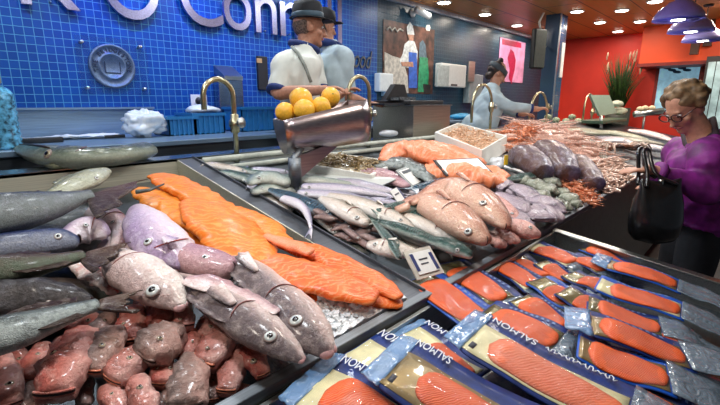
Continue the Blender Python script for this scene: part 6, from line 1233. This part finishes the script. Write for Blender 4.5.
pack('salmon pack lying deep at the bottom right corner', (620, 392), (720, 445), .18, (.01, .0), 0, 2, .1, .7, .2, gold=0, fw=.33, tail_len=.1)
# ------------------------------------------------------------------ lights, sky, camera
def area(nm, loc, size, power, col, target=None, spread=PI):
    l = bpy.data.lights.new(nm, 'AREA'); l.shape = 'DISK'; l.size = size; l.energy = power; l.color = col; l.spread = spread
    o = bpy.data.objects.new(nm, l); COL.objects.link(o); o.location = loc; d = (V(target)-V(loc)) if target else V((0, 0, -1)); o.rotation_euler = d.to_track_quat('-Z', 'Y').to_euler(); return o
def spot(nm, loc, target, power, col, ang, blend=.6, r=.04):
    l = bpy.data.lights.new(nm, 'SPOT'); l.energy = power; l.color = col; l.spot_size = ang; l.spot_blend = blend; l.shadow_soft_size = r
    o = bpy.data.objects.new(nm, l); COL.objects.link(o); o.location = loc; o.rotation_euler = (V(target)-V(loc)).to_track_quat('-Z', 'Y').to_euler(); return o
WARM = (1, .9, .78); COOL = (.9, .96, 1)
for c in PEND: area('pendant_light', c-V((0, 0, .02)), .3, 9, WARM)
for i, x in enumerate((-.3, .55, 1.4, 2.3, 3.2, 4.0)): area('pendant_light', (x, .78, 2.3), .22, (9, 10.5, 9, 8.5, 8, 8)[i], COOL if i % 2 else WARM)
for i, x in enumerate((.1, 1.1, 2.2, 3.4)): area('downlight', (x, 1.75, CZ-.03), .15, 7, COOL)
for i, x in enumerate((.6, 1.9, 3.2, 4.6)): area('downlight', (x, 2.72, CZ-.03), .15, 10, COOL)  # extra lamps without fittings, added to brighten the people behind the counter
for c in DLP: area('downlight', c-V((0, 0, .02)), .14, 5, WARM)
for x, p_, col in ((1.05, 12, (.3, .18, 1)), (1.75, 12, (.3, .16, 1)), (2.15, 9, (.3, .2, 1)), (.2, 12, (.05, .35, 1)), (2.9, 12, (.08, .4, 1)), (1.4, 14, (.05, .35, 1))): spot('wall_washer', (x, 2.95, CZ-.03), (x+.1, WY, 1.95), p_*2.0, col, 1.1 if col[0] > .2 else 2.0, .9)
spot('shade_wash', (2.6, 2.4, 2.6), (4.9, .95, 2.35), 60, (.35, .3, 1), .5, .8)
for x, p_ in ((6.2, 7), (7.2, 4)): spot('wall_washer', (x, 2.95, CZ-.03), (x+.1, WY, 2.1), p_, (.3, .3, 1), 1.4, .9)
area('far_light', (7.4, .4, CZ-.05), .5, 24, (1, .8, .62)); area('far_light', (7.6, 2.4, CZ-.05), .4, 22, (1, .75, .6))
spot('far_spot', (6.4, -1.4, 2.5), (9.2, .9, 1.7), 110, (1, .8, .5), .75, .12)
w = bpy.data.worlds.new('World'); SC.world = w; w.use_nodes = True; bg = w.node_tree.nodes['Background']; bg.inputs[0].default_value = (.75, .85, 1, 1); bg.inputs[1].default_value = .1
cd = bpy.data.cameras.new('Camera'); co = bpy.data.objects.new('Camera', cd); COL.objects.link(co); SC.camera = co
cd.sensor_width = 36; cd.lens = 36*F/720; cd.clip_start = .02
co.matrix_world = Matrix((( RT.x, UP.x, -FW.x, CAM.x), (RT.y, UP.y, -FW.y, CAM.y), (RT.z, UP.z, -FW.z, CAM.z), (0, 0, 0, 1)))
vs_ = SC.view_settings; vs_.view_transform = 'Standard'; vs_.look = 'None'; vs_.exposure = .0; vs_.gamma = 1; vs_.use_curve_mapping = False
